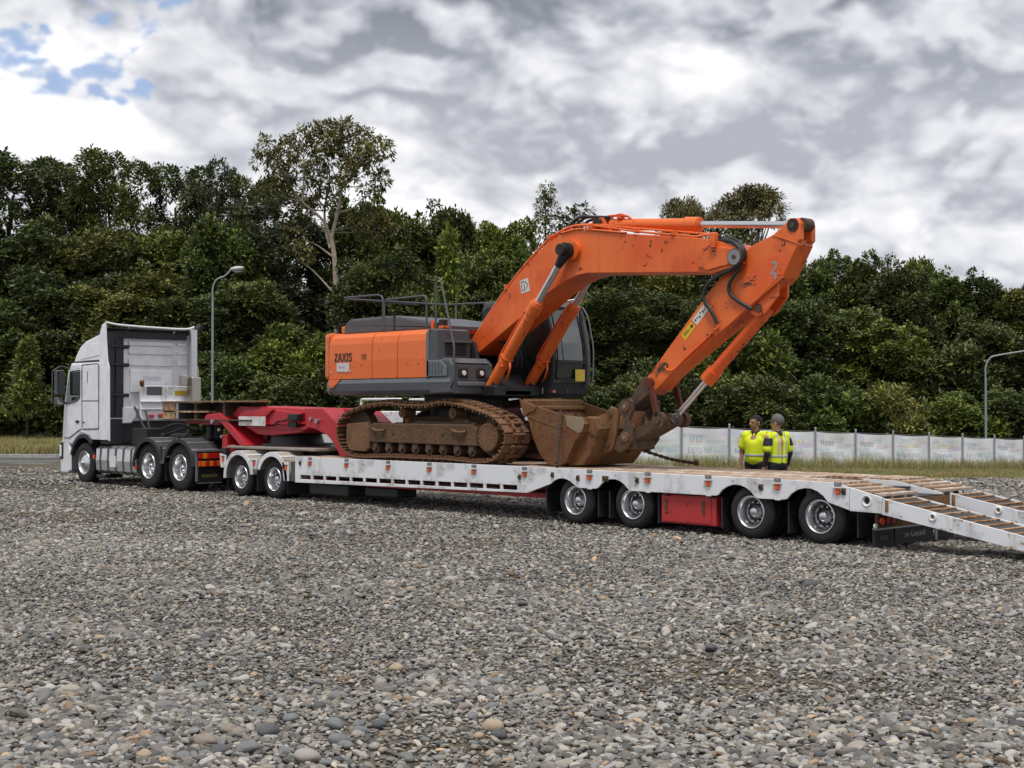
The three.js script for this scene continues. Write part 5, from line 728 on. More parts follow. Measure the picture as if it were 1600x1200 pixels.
  part('side_skirt', prismX([[0.3, 2.435], [1.3, 2.435], [1.315, 2.36], [1.28, 2.22], [1.18, 2.14], [0.3, 2.13]], -11.34, -7.73, 0.015), m.greyLight, t);
  part('orange_wedge', prism([[-11.33, 2.44], [-10.95, 2.44], [-11.2, 2.28], [-11.33, 2.28]], 1.3, 1.322, 0.002), m.orange, t);
  const txt = (s, px, c, bg, w = 256, h = 96, font = 'bold') => canvasTex(w, h, (g) => { g.fillStyle = bg; g.fillRect(0, 0, w, h); g.fillStyle = c; g.font = font + ' ' + px + 'px sans-serif'; g.textAlign = 'center'; g.fillText(s, w / 2, h * 0.5 + px * 0.36); });
  const cut = (s, px, w, h, draw) => { const c = document.createElement('canvas'); c.width = w; c.height = h; const g = c.getContext('2d'); g.fillStyle = '#000'; g.fillRect(0, 0, w, h); g.fillStyle = '#fff'; g.font = 'bold ' + px + 'px sans-serif'; g.textAlign = 'center'; if (s) g.fillText(s, w / 2, h * 0.5 + px * 0.36); if (draw) draw(g); const q = new THREE.CanvasTexture(c); q.magFilter = THREE.LinearFilter; return q; };
  const ink = (a, col = [0.02, 0.02, 0.022]) => M(...col, 0.5, { alphaMap: a, alphaTest: 0.5 });
  sticker('maker_lettering', t, ink(cut('ZAXIS', 78, 320, 96)), -10.87, 2.87, 1.3165, 0.86, 0.28); sticker('model_number', t, ink(cut('30', 70, 96, 96), [0.2, 0.06, 0.02]), -10.22, 2.87, 1.3165, 0.2, 0.2);
  sticker('white_sticker', t, M(1, 1, 1, 0.5, { map: canvasTex(160, 100, (g) => { g.fillStyle = '#c9c4c6'; g.fillRect(0, 0, 160, 100); g.fillStyle = '#8a7f8c'; g.font = 'bold 44px sans-serif'; g.fillText('Brdl', 26, 66); }) }), -10.88, 2.68, 1.3145, 0.4, 0.17);
  part('paint_scuff', [box(-11.28, -11.24, 2.585, 2.6, 1.308, 1.3145), box(-10.86, -10.74, 2.585, 2.6, 1.308, 1.3145), box(-10.7, -10.64, 2.59, 2.61, 1.308, 1.3145)], m.label, t);
  // engine hood and top
  part('engine_hood', prism([[-11.46, 3.33], [-11.47, 3.5], [-11.4, 3.58], [-11.26, 3.65], [-9.86, 3.66], [-9.0, 3.54], [-8.3, 3.4], [-8.3, 3.33]], -1.0, 0.86, 0.05), m.grey, t);
  part('hood_grille', [prism([[-11.3, 3.645], [-11.25, 3.675], [-10.35, 3.68], [-10.35, 3.65]], -0.3, 0.6, 0.008), ...[0, 1, 2, 3, 4].map((i) => box(-11.2 + i * 0.17, -11.12 + i * 0.17, 3.67, 3.69, -0.2, 0.5))], m.black, t);
  part('hood_seam', [box(-9.88, -9.84, 3.36, 3.665, 0.84, 0.868)], m.black, t);
  part('rear_lamp', [rbox(-11.62, -11.5, 3.38, 3.52, 0.6, 0.8, 0.02)], m.amber, t); part('lamp_guard', bend([[-11.66, 3.36, 0.85], [-11.66, 3.56, 0.85], [-11.4, 3.56, 0.85]], 0.015), m.black, t);
  part('filler_cap', [cyl([-8.55, 3.36, 0.9], [-8.55, 3.46, 0.9], 0.05), rbox(-8.5, -8.36, 3.36, 3.52, 0.8, 0.92, 0.02)], m.black, t); part('orange_valve', [cyl([-8.62, 3.34, 0.95], [-8.62, 3.5, 0.95], 0.035), rbox(-8.35, -8.22, 3.34, 3.39, 0.85, 1.05, 0.01)], m.orange, t);
  // handrails
  const rail = (p) => part('handrail', bend(p, 0.019, 8, 0.08), m.grey, t);
  rail([[-9.84, 3.36, 1.15], [-9.84, 4.0, 1.15], [-9.98, 4.045, 1.15], [-11.2, 4.06, 1.05], [-11.35, 4.05, 0.8], [-11.35, 4.04, -0.9]]);
  rail([[-9.8, 3.36, 1.15], [-9.8, 3.94, 1.15], [-8.56, 3.95, 1.15], [-8.56, 3.36, 1.15]]);
  rail([[-11.2, 4.04, 1.05], [-10.6, 4.0, -1.1], [-8.0, 3.95, -1.1], [-8.0, 3.36, -1.1]]);
  rail([[-8.24, 3.34, 1.2], [-8.24, 4.24, 1.2], [-8.12, 4.25, 1.2], [-7.62, 2.97, 1.3], [-7.6, 2.34, 1.34], [-7.72, 2.27, 1.3]]);
  part('handrail_post', [cyl([-10.3, 3.6, -1.1], [-10.3, 3.98, -1.1], 0.018), cyl([-9.0, 3.36, -1.1], [-9.0, 3.96, -1.1], 0.018)], m.greyLight, t);
  // front right cabinet and toolbox steps
  part('tank_cabinet', prism([[-8.36, 2.45], [-8.36, 3.22], [-8.3, 3.31], [-8.2, 3.33], [-8.08, 3.3], [-8.06, 2.45]], 0.5, 1.31, 0.03), m.grey, t);
  part('cabinet_edge', prism([[-8.375, 2.45], [-8.375, 3.24], [-8.3, 3.325], [-8.25, 3.325], [-8.3, 3.2], [-8.3, 2.45]], 1.3, 1.325, 0.006), m.greyLight, t);
  part('cabinet_recess', [rbox(-8.07, -8.045, 2.85, 3.06, 0.62, 1.12, 0.02)], m.black, t); part('cabinet_ledge', rbox(-8.1, -7.98, 3.07, 3.11, 0.55, 1.15, 0.012), m.grey, t);
  part('toolbox_step', prism([[-8.3, 2.14], [-8.3, 2.78], [-7.78, 2.76], [-7.68, 2.66], [-7.66, 2.16]], 0.3, 1.3, 0.03), m.grey, t);
  part('step_lid', prism([[-8.26, 2.7], [-8.2, 2.8], [-7.74, 2.785], [-7.68, 2.7]], 0.4, 1.2, 0.02), m.greyLight, t);
  part('vent_panel', prism([[-8.36, 2.46], [-8.36, 2.76], [-7.95, 2.74], [-7.8, 2.62], [-7.8, 2.46]], 1.3, 1.325, 0.012), m.greyLight, t);
  for (let i = 0; i < 5; i++) part('vent_slot', rbox(-8.3 + i * 0.085, -8.25 + i * 0.085, 2.5, 2.72 - max(0, i - 3) * 0.05, 1.318, 1.332, 0.012).rotateZ(0), m.grey, t);
  for (const z of [1.05, 0.62]) { const w = sub('work_lamp', t, -7.66, 2.52, z); part('lens', disc(0, 0, 0, 0.02, 0.045).rotateY(PI / 2).translate(-7.65, 2.52, z), m.lampWhite, w); part('housing', rbox(-7.7, -7.645, 2.43, 2.61, z - 0.11, z + 0.11, 0.03), m.black, w); }
  part('front_bar', rbox(-7.7, -7.62, 2.28, 2.36, 0.25, 1.2, 0.02), m.greyLight, t);
  part('boom_foot_bracket', [prism([[-8.55, 2.3], [-8.5, 3.1], [-8.3, 3.2], [-8.08, 3.1], [-7.9, 2.6], [-7.7, 2.3]], 0.36, 0.43, 0.01), prism([[-8.55, 2.3], [-8.5, 3.1], [-8.3, 3.2], [-8.08, 3.1], [-7.9, 2.6], [-7.7, 2.3]], -0.43, -0.36, 0.01), cyl([-8.26, 3.0, 0.3], [-8.26, 3.0, 0.5], 0.11, 0.11, 16)], m.blackPlastic, t);
  part('front_frame', [prism([[-8.2, 2.12], [-8.2, 2.6], [-7.6, 2.5], [-7.3, 2.2], [-7.3, 2.12]], -0.3, 0.36, 0.02), rbox(-7.72, -7.3, 2.1, 2.3, -0.6, 0.6, 0.03)], m.black, t);
  part('hose_bundle', [0, 1, 2, 3].map((i) => tube([[-7.9, 2.5, -0.2 + i * 0.12], [-7.5, 2.62 + i * 0.03, -0.2 + i * 0.12], [-7.45, 2.9, -0.15 + i * 0.1], [-7.75, 3.2, -0.1 + i * 0.08]], 0.028, 6)), m.hose, t);
  // boom
  const bm = sub('boom', t, -8.26, 3, 0);
  const bo = [[-8.32, 3.1], [-7.7, 3.67], [-7.07, 4.22], [-6.7, 4.5], [-6.33, 4.74], [-5.95, 4.9], [-5.6, 4.95], [-5.2, 4.91], [-4.23, 4.765], [-3.2, 4.63], [-2.75, 4.56], [-2.39, 4.48], [-2.16, 4.39], [-2.02, 4.25], [-2.05, 4.12], [-2.23, 4.07], [-2.62, 4.0], [-2.9, 4.04], [-5.3, 4.19], [-5.52, 4.17], [-5.83, 4.09], [-6.25, 3.9], [-6.89, 3.53], [-8.12, 2.87], [-8.3, 2.87], [-8.38, 3.0]];
  part('boom_box', prism(bo, -0.33, 0.33, 0.012), m.orangeBoom, bm);
  part('boom_seam', [prism([[-5.05, 4.2], [-5.03, 4.2], [-5.03, 4.86], [-5.05, 4.86]], 0.328, 0.335, 0.001), prism([[-2.97, 4.06], [-2.95, 4.06], [-2.95, 4.5], [-2.97, 4.5]], 0.328, 0.335, 0.001)], m.orangeClean, bm);
  part('boom_tip_plate', prism([[-2.88, 4.12], [-2.82, 4.42], [-2.7, 4.46], [-2.2, 4.36], [-2.06, 4.26], [-2.1, 4.13], [-2.4, 4.1], [-2.7, 4.05]], 0.33, 0.36, 0.012), m.orange, bm);
  part('boom_tip_pin', [disc(-2.14, 4.22, 0.3, 0.4, 0.12, 20)], m.hub, bm); part('pin_bolt', [disc(-2.14, 4.22, 0.4, 0.412, 0.035, 10), disc(-2.14, 4.22, 0.36, 0.39, 0.135, 20)], m.rustDark, bm);
  part('cylinder_boss', [disc(-5.6, 4.6, 0.33, 0.42, 0.17, 24)], m.orange, bm); part('cylinder_pin', [disc(-5.64, 4.6, 0.38, 0.66, 0.1, 18), disc(-5.64, 4.6, 0.44, 0.54, 0.13, 18)], m.black, bm);
  part('boom_pipe', [tube([[-8.2, 3.2, 0.3], [-7.65, 3.75, 0.3], [-7.0, 4.33, 0.3], [-6.3, 4.82, 0.3], [-5.9, 4.98, 0.3], [-5.6, 5.03, 0.3], [-5.1, 4.98, 0.3], [-4.1, 4.79, 0.3], [-3.2, 4.65, 0.3], [-2.95, 4.61, 0.3], [-2.75, 4.62, 0.3], [-2.5, 4.6, 0.3]], 0.022, 6), tube([[-5.9, 4.93, 0.34], [-5.5, 4.96, 0.34], [-5.05, 4.9, 0.34], [-4.4, 4.8, 0.34]], 0.02, 6), tube([[-8.15, 3.18, 0.22], [-7.6, 3.78, 0.2], [-6.3, 4.85, 0.18], [-5.6, 5.06, 0.18], [-4.2, 4.86, 0.2], [-2.6, 4.62, 0.2]], 0.02, 6)], m.orangeClean, bm);
  part('pipe_clamp', [-7.3, -6.2, -5.2, -4.2, -3.4].map((x, i) => rbox(x - 0.03, x + 0.03, [4.03, 4.84, 4.94, 4.78, 4.66][i], [4.12, 4.92, 5.02, 4.86, 4.75][i], 0.24, 0.36, 0.008)), m.orange, bm);
  part('pipe_elbow', [rbox(-2.62, -2.5, 4.42, 4.64, 0.3, 0.42, 0.03), cyl([-2.55, 4.4, 0.38], [-2.55, 4.52, 0.38], 0.05)], m.orange, bm);
  part('cylinder_bracket', prism([[-5.55, 4.92], [-5.28, 5.14], [-5.1, 5.14], [-4.95, 4.9]], -0.16, 0.16, 0.01), m.orange, bm);
  part('boom_hose', [tube([[-5.95, 4.95, 0.2], [-5.82, 5.08, 0.2], [-5.6, 5.19, 0.18], [-5.3, 5.17, 0.12], [-5.0, 5.14, 0.1]], 0.026, 6), tube([[-5.9, 4.96, 0.1], [-5.74, 5.1, 0.1], [-5.5, 5.19, 0.08], [-5.0, 5.12, 0]], 0.026, 6), tube([[-5.85, 4.96, 0], [-5.66, 5.1, 0], [-5.45, 5.15, 0], [-5.0, 5.1, -0.1]], 0.026, 6)], m.hose, bm);
  sticker('boom_sticker', bm, M(1, 1, 1, 0.5, { map: canvasTex(128, 128, (g) => { g.fillStyle = '#cfccc6'; g.fillRect(0, 0, 128, 128); g.strokeStyle = '#3c3a38'; g.lineWidth = 9; g.strokeRect(16, 18, 40, 86); g.beginPath(); g.moveTo(74, 24); g.lineTo(112, 60); g.lineTo(76, 100); g.stroke(); }) }), -6.82, 4.07, 0.335, 0.22, 0.24, 0, 0.2);
  // boom cylinders
  for (const s of [1, -1]) {
    const z = s * 0.47, c = sub('boom_cylinder', t, -7.55, 2.35, z), a = [-7.53, 2.32, z], b = [-6.38, 3.73, z], e = [-5.66, 4.58, z], d = V(e[0] - a[0], e[1] - a[1], 0).normalize(), at = (k) => [a[0] + d.x * k, a[1] + d.y * k, z];
    part('barrel', [cyl(at(-0.05), at(1.82), 0.105, 0.105, 24), cyl(at(1.6), at(1.8), 0.125, 0.125, 24), cyl(at(1.8), at(1.86), 0.115, 0.1, 24)], m.orangeClean, c); part('rod', cyl(at(1.84), at(2.9), 0.06, 0.06, 20), m.chrome, c);
    part('rod_eye', [disc(e[0], e[1], z - 0.08, z + 0.08, 0.12, 18), cyl(at(2.62), at(2.85), 0.065, 0.1, 12)], m.blackPlastic, c); part('barrel_eye', disc(a[0], a[1], z - 0.09, z + 0.09, 0.13, 18), m.blackPlastic, c);
    part('oil_pipe', [tube([[...at(1.65).slice(0, 2), z + 0.0].map((v, i) => v + [-0.1, 0.09, 0.02][i]), [at(1.0)[0] - 0.11, at(1.0)[1] + 0.09, z + 0.02], [at(0.5)[0] - 0.1, at(0.5)[1] + 0.09, z + 0.02], [at(0.42)[0] + 0.12, at(0.42)[1] - 0.02, z + 0.1]], 0.02, 6), new THREE.TorusGeometry(0.115, 0.012, 6, 20).rotateX(PI / 2).applyQuaternion(new THREE.Quaternion().setFromUnitVectors(V(0, 1, 0), d)).translate(...at(0.62)), tube([[at(0.6)[0] + 0.11, at(0.6)[1] - 0.08, z + 0.02], [at(0.5)[0] + 0.2, at(0.5)[1] - 0.12, z + 0.05], [at(0.35)[0] + 0.18, at(0.35)[1] - 0.15, z], [at(0.2)[0] + 0.12, at(0.2)[1] - 0.1, z - 0.1]], 0.02, 6)], m.orange, c);
  }
  // arm cylinder
  { const c = sub('arm_cylinder', t, -5.2, 5.03, 0); part('barrel', [cyl([-5.06, 5.03, 0], [-3.1, 4.845, 0], 0.1, 0.1, 24), cyl([-3.4, 4.873, 0], [-3.12, 4.846, 0], 0.125, 0.125, 24)], m.orangeClean, c); part('rod', cyl([-3.1, 4.845, 0], [-1.15, 4.66, 0], 0.055, 0.055, 20), m.chrome, c); part('rod_eye', disc(-1.1, 4.655, -0.1, 0.1, 0.1, 18), m.rustDark, c); part('barrel_eye', [disc(-5.2, 5.045, -0.14, 0.2, 0.09, 18), box(-5.1, -5.02, 4.94, 5.12, -0.11, 0.11)], m.black, c); part('oil_pipe', [tube([[-5.05, 5.16, 0.08], [-4.8, 5.15, 0.08], [-4.62, 5.12, 0.06], [-4.55, 5.06, 0.05]], 0.024, 6), rbox(-4.82, -4.72, 5.08, 5.18, 0, 0.12, 0.02)], m.orange, c); }
  // arm
  const ar = sub('arm', t, -2.14, 4.2, 0); ar.scale.z = 0.74; ar.position.x -= 0.08;
  const ao = [[-1.32, 4.58], [-1.04, 4.42], [-1.02, 4.34], [-1.3, 3.86], [-1.87, 3.47], [-3.52, 2.42], [-3.78, 2.2], [-4.06, 2.07], [-4.1, 2.28], [-3.95, 2.44], [-2.74, 3.69], [-2.26, 4.14], [-1.87, 4.39]];
  part('arm_box', prism(ao, -0.27, 0.27, 0.012), m.orange, ar);
  part('arm_lug', [prism([[-1.5, 4.5], [-1.26, 4.66], [-1.16, 4.75], [-1.04, 4.74], [-0.98, 4.66], [-0.98, 4.42], [-1.04, 4.36]], 0.13, 0.28, 0.012), prism([[-1.5, 4.5], [-1.26, 4.66], [-1.16, 4.75], [-1.04, 4.74], [-0.98, 4.66], [-0.98, 4.42], [-1.04, 4.36]], -0.28, -0.13, 0.012)], m.orange, ar);
  part('lug_pin', [disc(-1.1, 4.64, 0.275, 0.3, 0.1, 20)], m.black, ar); part('pin_bolt', disc(-1.1, 4.64, 0.3, 0.315, 0.04, 12), m.rustDark, ar);
  part('weld_line', [cyl([-1.45, 4.6 - 0.08, 0.283], [-1.02, 4.36, 0.283], 0.008, 0.008, 5), cyl([-1.28, 3.88, 0.275], [-1.87, 3.5, 0.275], 0.01, 0.01, 5), cyl([-1.3, 3.92, 0.275], [-2.3, 3.2, 0.275], 0.006, 0.006, 5)], m.orangeClean, ar);
  part('arm_tip', [prism([[-3.9, 2.16], [-4.36, 1.84], [-4.5, 1.86], [-4.5, 2.0], [-4.36, 2.06], [-4.06, 2.4], [-3.96, 2.4]], -0.285, 0.285, 0.015)], m.rustDark, ar, 'greasy rusty lower end of the arm');
  part('cylinder_lug', [prism([[-1.42, 3.86], [-1.95, 3.5], [-1.95, 3.36], [-1.82, 3.3], [-1.66, 3.34], [-1.42, 3.6]], 0.14, 0.2, 0.01), prism([[-1.42, 3.86], [-1.95, 3.5], [-1.95, 3.36], [-1.82, 3.3], [-1.66, 3.34], [-1.42, 3.6]], -0.2, -0.14, 0.01)], m.orange, ar); part('cylinder_lug_pin', disc(-1.78, 3.43, 0.2, 0.225, 0.065, 16), m.rustDark, ar);
  part('arm_pipe', [tube([[-2.5, 3.24, 0.33], [-2.5, 3.15, 0.33], [-2.58, 3.12, 0.33]], 0.018, 6), tube([[-2.6, 3.08, 0.3], [-3.1, 2.74, 0.3], [-3.4, 2.52, 0.3], [-3.55, 2.52, 0.3], [-3.58, 2.58, 0.3]], 0.02, 6)], m.orange, ar); part('pipe_flange', [disc(-3.6, 2.58, 0.27, 0.31, 0.06, 16)], m.rustDark, ar);
  part('arm_hose', [tube([[-2.6, 4.6, 0.36], [-2.43, 4.52, 0.4], [-2.13, 4.46, 0.45], [-1.97, 4.28, 0.46], [-2.08, 4.08, 0.44], [-2.48, 3.95, 0.4], [-2.71, 3.78, 0.38], [-2.74, 3.6, 0.37], [-2.6, 3.4, 0.35], [-2.5, 3.22, 0.33]], 0.034, 8, 60), tube([[-2.6, 4.6, 0.32], [-2.3, 4.52, 0.38], [-2.0, 4.38, 0.42], [-1.95, 4.22, 0.42], [-2.06, 4.02, 0.4], [-2.24, 3.84, 0.36], [-2.25, 3.68, 0.34], [-2.08, 3.54, 0.32], [-1.88, 3.42, 0.26]], 0.032, 8, 60), tube([[-2.5, 4.55, 0.3], [-2.2, 4.52, 0.3], [-1.98, 4.36, 0.34], [-1.96, 4.2, 0.34], [-2.1, 4.05, 0.36]], 0.03, 8, 40)], m.hose, ar);
  sticker('arm_sticker', ar, M(1, 1, 1, 0.5, { map: canvasTex(256, 80, (g) => { g.fillStyle = '#d3d1cb'; g.fillRect(0, 0, 256, 80); g.fillStyle = '#4a4744'; for (let i = 0; i < 7; i++) g.fillRect(14 + i * 32, 18 + (i % 3) * 8, 20, 30 - (i % 2) * 12); }) }), -2.85, 3.4, 0.275, 0.4, 0.13, 0, 0.79);
  sticker('warning_sticker', ar, M(1, 1, 1, 0.5, { map: canvasTex(160, 80, (g) => { g.fillStyle = '#d9b21c'; g.fillRect(0, 0, 160, 80); g.fillStyle = '#2d2a1c'; g.fillRect(20, 20, 60, 9); g.fillRect(20, 38, 90, 9); g.beginPath(); g.arc(134, 40, 17, 0, 7); g.fill(); }) }), -3.12, 3.13, 0.275, 0.3, 0.13, 0, 0.79);
  sticker('worn_marking', ar, ink(cut('2', 92, 128, 128, (g) => { g.fillRect(70, 96, 16, 26); g.fillStyle = '#000'; for (let i = 0; i < 16; i++) g.fillRect((i * 47) % 120, (i * 29) % 120, 12, 5); }), [0.3, 0.29, 0.28]), -1.45, 4.02, 0.276, 0.34, 0.4, 0, -0.12);
  const scrape = (seed, n, spread) => cut('', 10, 256, 256, (g) => { const q = rng(seed); for (let i = 0; i < n; i++) { const a = q() * 6.28, d = q() * q() * 110 * spread, x = 128 + cos(a) * d, y = 128 + sin(a) * d * 0.7; g.lineWidth = 1 + q() * 5; g.strokeStyle = '#fff'; g.beginPath(); g.moveTo(x, y); for (let k = 0; k < 3; k++) g.lineTo(x + (q() - 0.5) * 34, y + (q() - 0.5) * 20); g.stroke(); } });
  sticker('paint_scrape', ar, ink(scrape(3, 26, 1), [0.05, 0.035, 0.03]), -1.95, 3.82, 0.2745, 0.75, 0.5, 0, 0.2); sticker('paint_scrape', ar, ink(scrape(9, 60, 1), [0.04, 0.03, 0.025]), -3.72, 2.52, 0.2745, 0.55, 0.42, 0, 0.7); sticker('paint_scrape', ar, ink(scrape(15, 14, 0.8), [0.05, 0.035, 0.03]), -3.2, 2.85, 0.2745, 0.35, 0.3); sticker('paint_scrape', bm, ink(scrape(21, 12, 0.5), [0.05, 0.035, 0.03]), -5.45, 4.28, 0.3325, 0.4, 0.4);
  // bucket cylinder and linkage
  { const c = sub('bucket_cylinder', t, -1.78, 3.43, 0), a = V(-1.78, 3.43, 0), d = V(-3.68 + 1.78, 1.7 - 3.43, 0).normalize(), at = (k) => [a.x + d.x * k, a.y + d.y * k, 0]; part('barrel', [cyl(at(0), at(1.62), 0.1, 0.1, 24), cyl(at(1.4), at(1.62), 0.125, 0.125, 24), cyl(at(0.15), at(0.2), 0.11, 0.11, 20)], m.orange, c); part('rod', cyl(at(1.6), at(2.5), 0.05, 0.05, 18), m.chrome, c); part('rod_eye', disc(-3.68, 1.7, -0.12, 0.12, 0.11, 18), m.rustDark, c); part('hose_coil', tube([[-3.62, 1.72, 0.14], [-3.5, 1.64, 0.16], [-3.46, 1.78, 0.12], [-3.58, 1.86, 0.08]], 0.02, 6), m.hose, c); }
  for (const s of [1, -1]) { part('side_link', [prism([[-3.97, 2.33], [-3.87, 2.34], [-3.69, 1.74], [-3.78, 1.69]], s * 0.32 - 0.03, s * 0.32 + 0.03, 0.01), disc(-3.92, 2.3, s * 0.32 - 0.04, s * 0.32 + 0.04, 0.085, 16)], m.linkPaint, t); part('link_joint', [disc(-3.72, 1.7, s * 0.3 - 0.05, s * 0.3 + 0.05, 0.13, 18), disc(-3.72, 1.7, s * 0.36 - 0.02, s * 0.36 + 0.02, 0.06, 12)], m.rustDark, t); }
  part('bucket_link', [prism([[-3.7, 1.62], [-3.74, 1.8], [-4.4, 1.5], [-4.4, 1.3]], -0.24, 0.24, 0.02)], m.rustDark, t);
  const hq = [[-4.49, 2.02], [-4.34, 2.06], [-4.25, 2.0], [-4.25, 1.86], [-4.33, 1.7], [-4.27, 1.53], [-4.27, 1.36], [-4.41, 1.21], [-4.55, 1.14], [-4.66, 1.2], [-4.61, 1.39], [-4.47, 1.52], [-4.46, 1.7], [-4.57, 1.82], [-4.58, 1.95]];
  part('quick_hitch', [prism(hq, 0.29, 0.36, 0.015), prism(hq, -0.36, -0.29, 0.015), rbox(-4.6, -4.3, 1.2, 1.5, -0.28, 0.28, 0.03)], m.rustDark, t);
  part('hitch_pin', [[-4.4, 1.92], [-4.41, 1.41]].map(([x, y]) => disc(x, y, 0.35, 0.385, 0.08, 18)), m.rust, t); part('pin_bolt', [[-4.4, 1.92], [-4.41, 1.41]].map(([x, y]) => disc(x, y, 0.38, 0.4, 0.035, 10)), m.hub, t);
  // bucket
  const bk = sub('bucket', t, -5.6, 0.93, 0), ol = [[-6.49, 2.03], [-6.35, 1.74], [-6.2, 1.37], [-6.04, 1.1], [-5.84, 0.93], [-5.6, 0.9], [-5.42, 0.965], [-5.3, 1.17], [-5.19, 1.34], [-5.02, 1.5], [-4.98, 1.63], [-5.05, 1.74]];
  const inn = ol.map(([x, y], i) => { const a = ol[max(0, i - 1)], b = ol[min(ol.length - 1, i + 1)], l = hypot(b[0] - a[0], b[1] - a[1]); return [x - (b[1] - a[1]) / l * 0.045, y + (b[0] - a[0]) / l * 0.045]; }).reverse();
  part('shell', prism([...ol, ...inn], -0.72, 0.72, 0.004), m.bucket, bk);
  const sp = [...ol, [-5.45, 1.775], [-6.14, 1.93]];
  part('side_plate', prism(sp, 0.7, 0.74, 0.01), m.bucketSide, bk); part('side_plate', prism(sp, -0.74, -0.7, 0.01), m.bucket, bk);
  part('side_cutter', [prism([[-6.52, 2.05], [-6.32, 1.98], [-6.1, 1.92], [-6.14, 1.84], [-6.3, 1.8], [-6.4, 1.72]], 0.735, 0.765, 0.01), prism([[-6.35, 1.76], [-5.4, 1.52], [-5.4, 1.5], [-6.35, 1.735]], 0.735, 0.748, 0.003)], m.bucketSide, bk);
  part('wear_plate', [prism([[-5.42, 1.76], [-5.05, 1.74], [-4.97, 1.64], [-5.03, 1.5], [-5.12, 1.47], [-5.38, 1.58]], 0.735, 0.75, 0.006)], M(0.3, 0.24, 0.15, 0.7, { map: T_plain }), bk);
  part('lip', [rbox(-6.52, -6.38, 1.9, 2.03, -0.74, 0.72, 0.02), rbox(-6.36, -6.3, 1.85, 1.93, -0.76, 0.72, 0.025)], m.bucket, bk);
  part('inner_rib', [-0.45, -0.15, 0.2].map((z) => prism([[-6.36, 1.8], [-6.2, 1.4], [-6.14, 1.42], [-6.26, 1.8]], z - 0.02, z + 0.02, 0.004)), m.rust, bk);
  part('back_shell', prism([[-5.5, 0.91], [-5.16, 0.93], [-5.0, 1.09], [-4.89, 1.28], [-4.85, 1.47], [-4.9, 1.62], [-5.06, 1.74], [-5.3, 1.3]], -0.71, 0.6, 0.025), m.bucket, bk);
  part('back_ridge', prism([[-5.03, 1.5], [-4.98, 1.63], [-5.05, 1.75], [-4.84, 1.73], [-4.76, 1.55], [-4.84, 1.4]], -0.68, 0.62, 0.02), m.bucket, bk);
  const eq = [[-5.02, 1.76], [-4.86, 1.8], [-4.74, 1.92], [-4.62, 1.88], [-4.57, 1.77], [-4.6, 1.55], [-4.66, 1.28], [-4.73, 1.18], [-5.06, 1.09], [-4.95, 1.32], [-4.8, 1.5]];
  part('ear_plate', [prism(eq, 0.29, 0.36, 0.015), prism(eq, -0.36, -0.29, 0.015)], m.bucket, bk); part('ear_pin', [[-4.74, 1.79], [-4.8, 1.29]].map(([x, y]) => disc(x, y, 0.355, 0.385, 0.05, 14)), m.rustDark, bk);
  // cab on the far side
  const cb = sub('operator_cab', t, -7.8, 2.1, -0.83); cb.position.x -= 0.19; cb.position.z -= 0.25;
  const co = [[-8.75, 2.3], [-8.75, 3.72], [-8.65, 3.86], [-7.3, 3.86], [-7.06, 3.74], [-6.96, 3.42], [-6.88, 3.1], [-6.85, 2.78], [-6.87, 2.5], [-6.93, 2.3]], win = [[-7.62, 2.45], [-7.62, 3.62], [-7.2, 3.62], [-7.06, 3.4], [-6.98, 3.0], [-6.97, 2.45]], win2 = [[-8.6, 2.8], [-8.6, 3.62], [-7.76, 3.62], [-7.76, 2.8]];
  part('cab_side', prism(co, -0.4, -0.33, 0.012, [win, win2]), m.blackPlastic, cb); part('cab_side', prism(co, -1.34, -1.27, 0.012, [win, win2]), m.blackPlastic, cb);
  part('cab_roof', prism([[-8.77, 3.72], [-8.67, 3.92], [-7.25, 3.9], [-7.02, 3.78], [-7.06, 3.72], [-7.3, 3.8], [-8.6, 3.8]], -1.35, -0.32, 0.02), m.grey, cb);
  part('cab_rear', box(-8.75, -8.7, 2.3, 2.8, -1.27, -0.4), m.blackPlastic, cb); part('roof_beam', box(-8.75, -8.7, 3.55, 3.82, -1.27, -0.4), m.blackPlastic, cb);
  for (const z of [-0.365, -1.305]) { part('cab_pane', prism(win, z, z + 0.005, 0), m.glassCab, cb); part('cab_pane', prism(win2, z, z + 0.005, 0), m.glassCab, cb); }
  part('rear_pane', box(-8.73, -8.725, 2.8, 3.55, -1.27, -0.4), m.glassCab, cb);
  const fr = [[-7.04, 3.72], [-6.955, 3.42], [-6.875, 3.1], [-6.845, 2.78], [-6.865, 2.5], [-6.9, 2.36]], off = (k) => fr.map(([x, y]) => [x + k, y]);
  part('front_pane', prism([...off(-0.02), ...off(-0.026).reverse()], -1.26, -0.41, 0), m.glassCab, cb);
  part('front_frame_rail', bend([[-7.0, 3.66, -0.46], [-6.93, 3.4, -0.46], [-6.86, 3.1, -0.46], [-6.835, 2.78, -0.46], [-6.87, 2.42, -0.46], [-6.87, 2.42, -1.22], [-6.835, 2.78, -1.22], [-6.86, 3.1, -1.22], [-6.93, 3.4, -1.22], [-7.0, 3.66, -1.22]], 0.016, 6, 0.06), m.black, cb);
  part('window_bar', rbox(-6.85, -6.825, 2.72, 2.75, -1.24, -0.44, 0.008), m.black, cb); part('wiper', bend([[-6.82, 3.3, -0.52], [-6.8, 2.95, -0.55], [-6.8, 2.76, -0.58]], 0.009, 5), m.black, cb);
  part('seat', rbox(-8.2, -7.6, 2.6, 2.75, -1.1, -0.6, 0.05), m.black, cb); part('seat_back', rbox(-8.3, -8.15, 2.7, 3.4, -1.1, -0.6, 0.05), m.black, cb);
  part('cab_floor', box(-8.7, -6.95, 2.3, 2.36, -1.3, -0.36), m.black, cb);
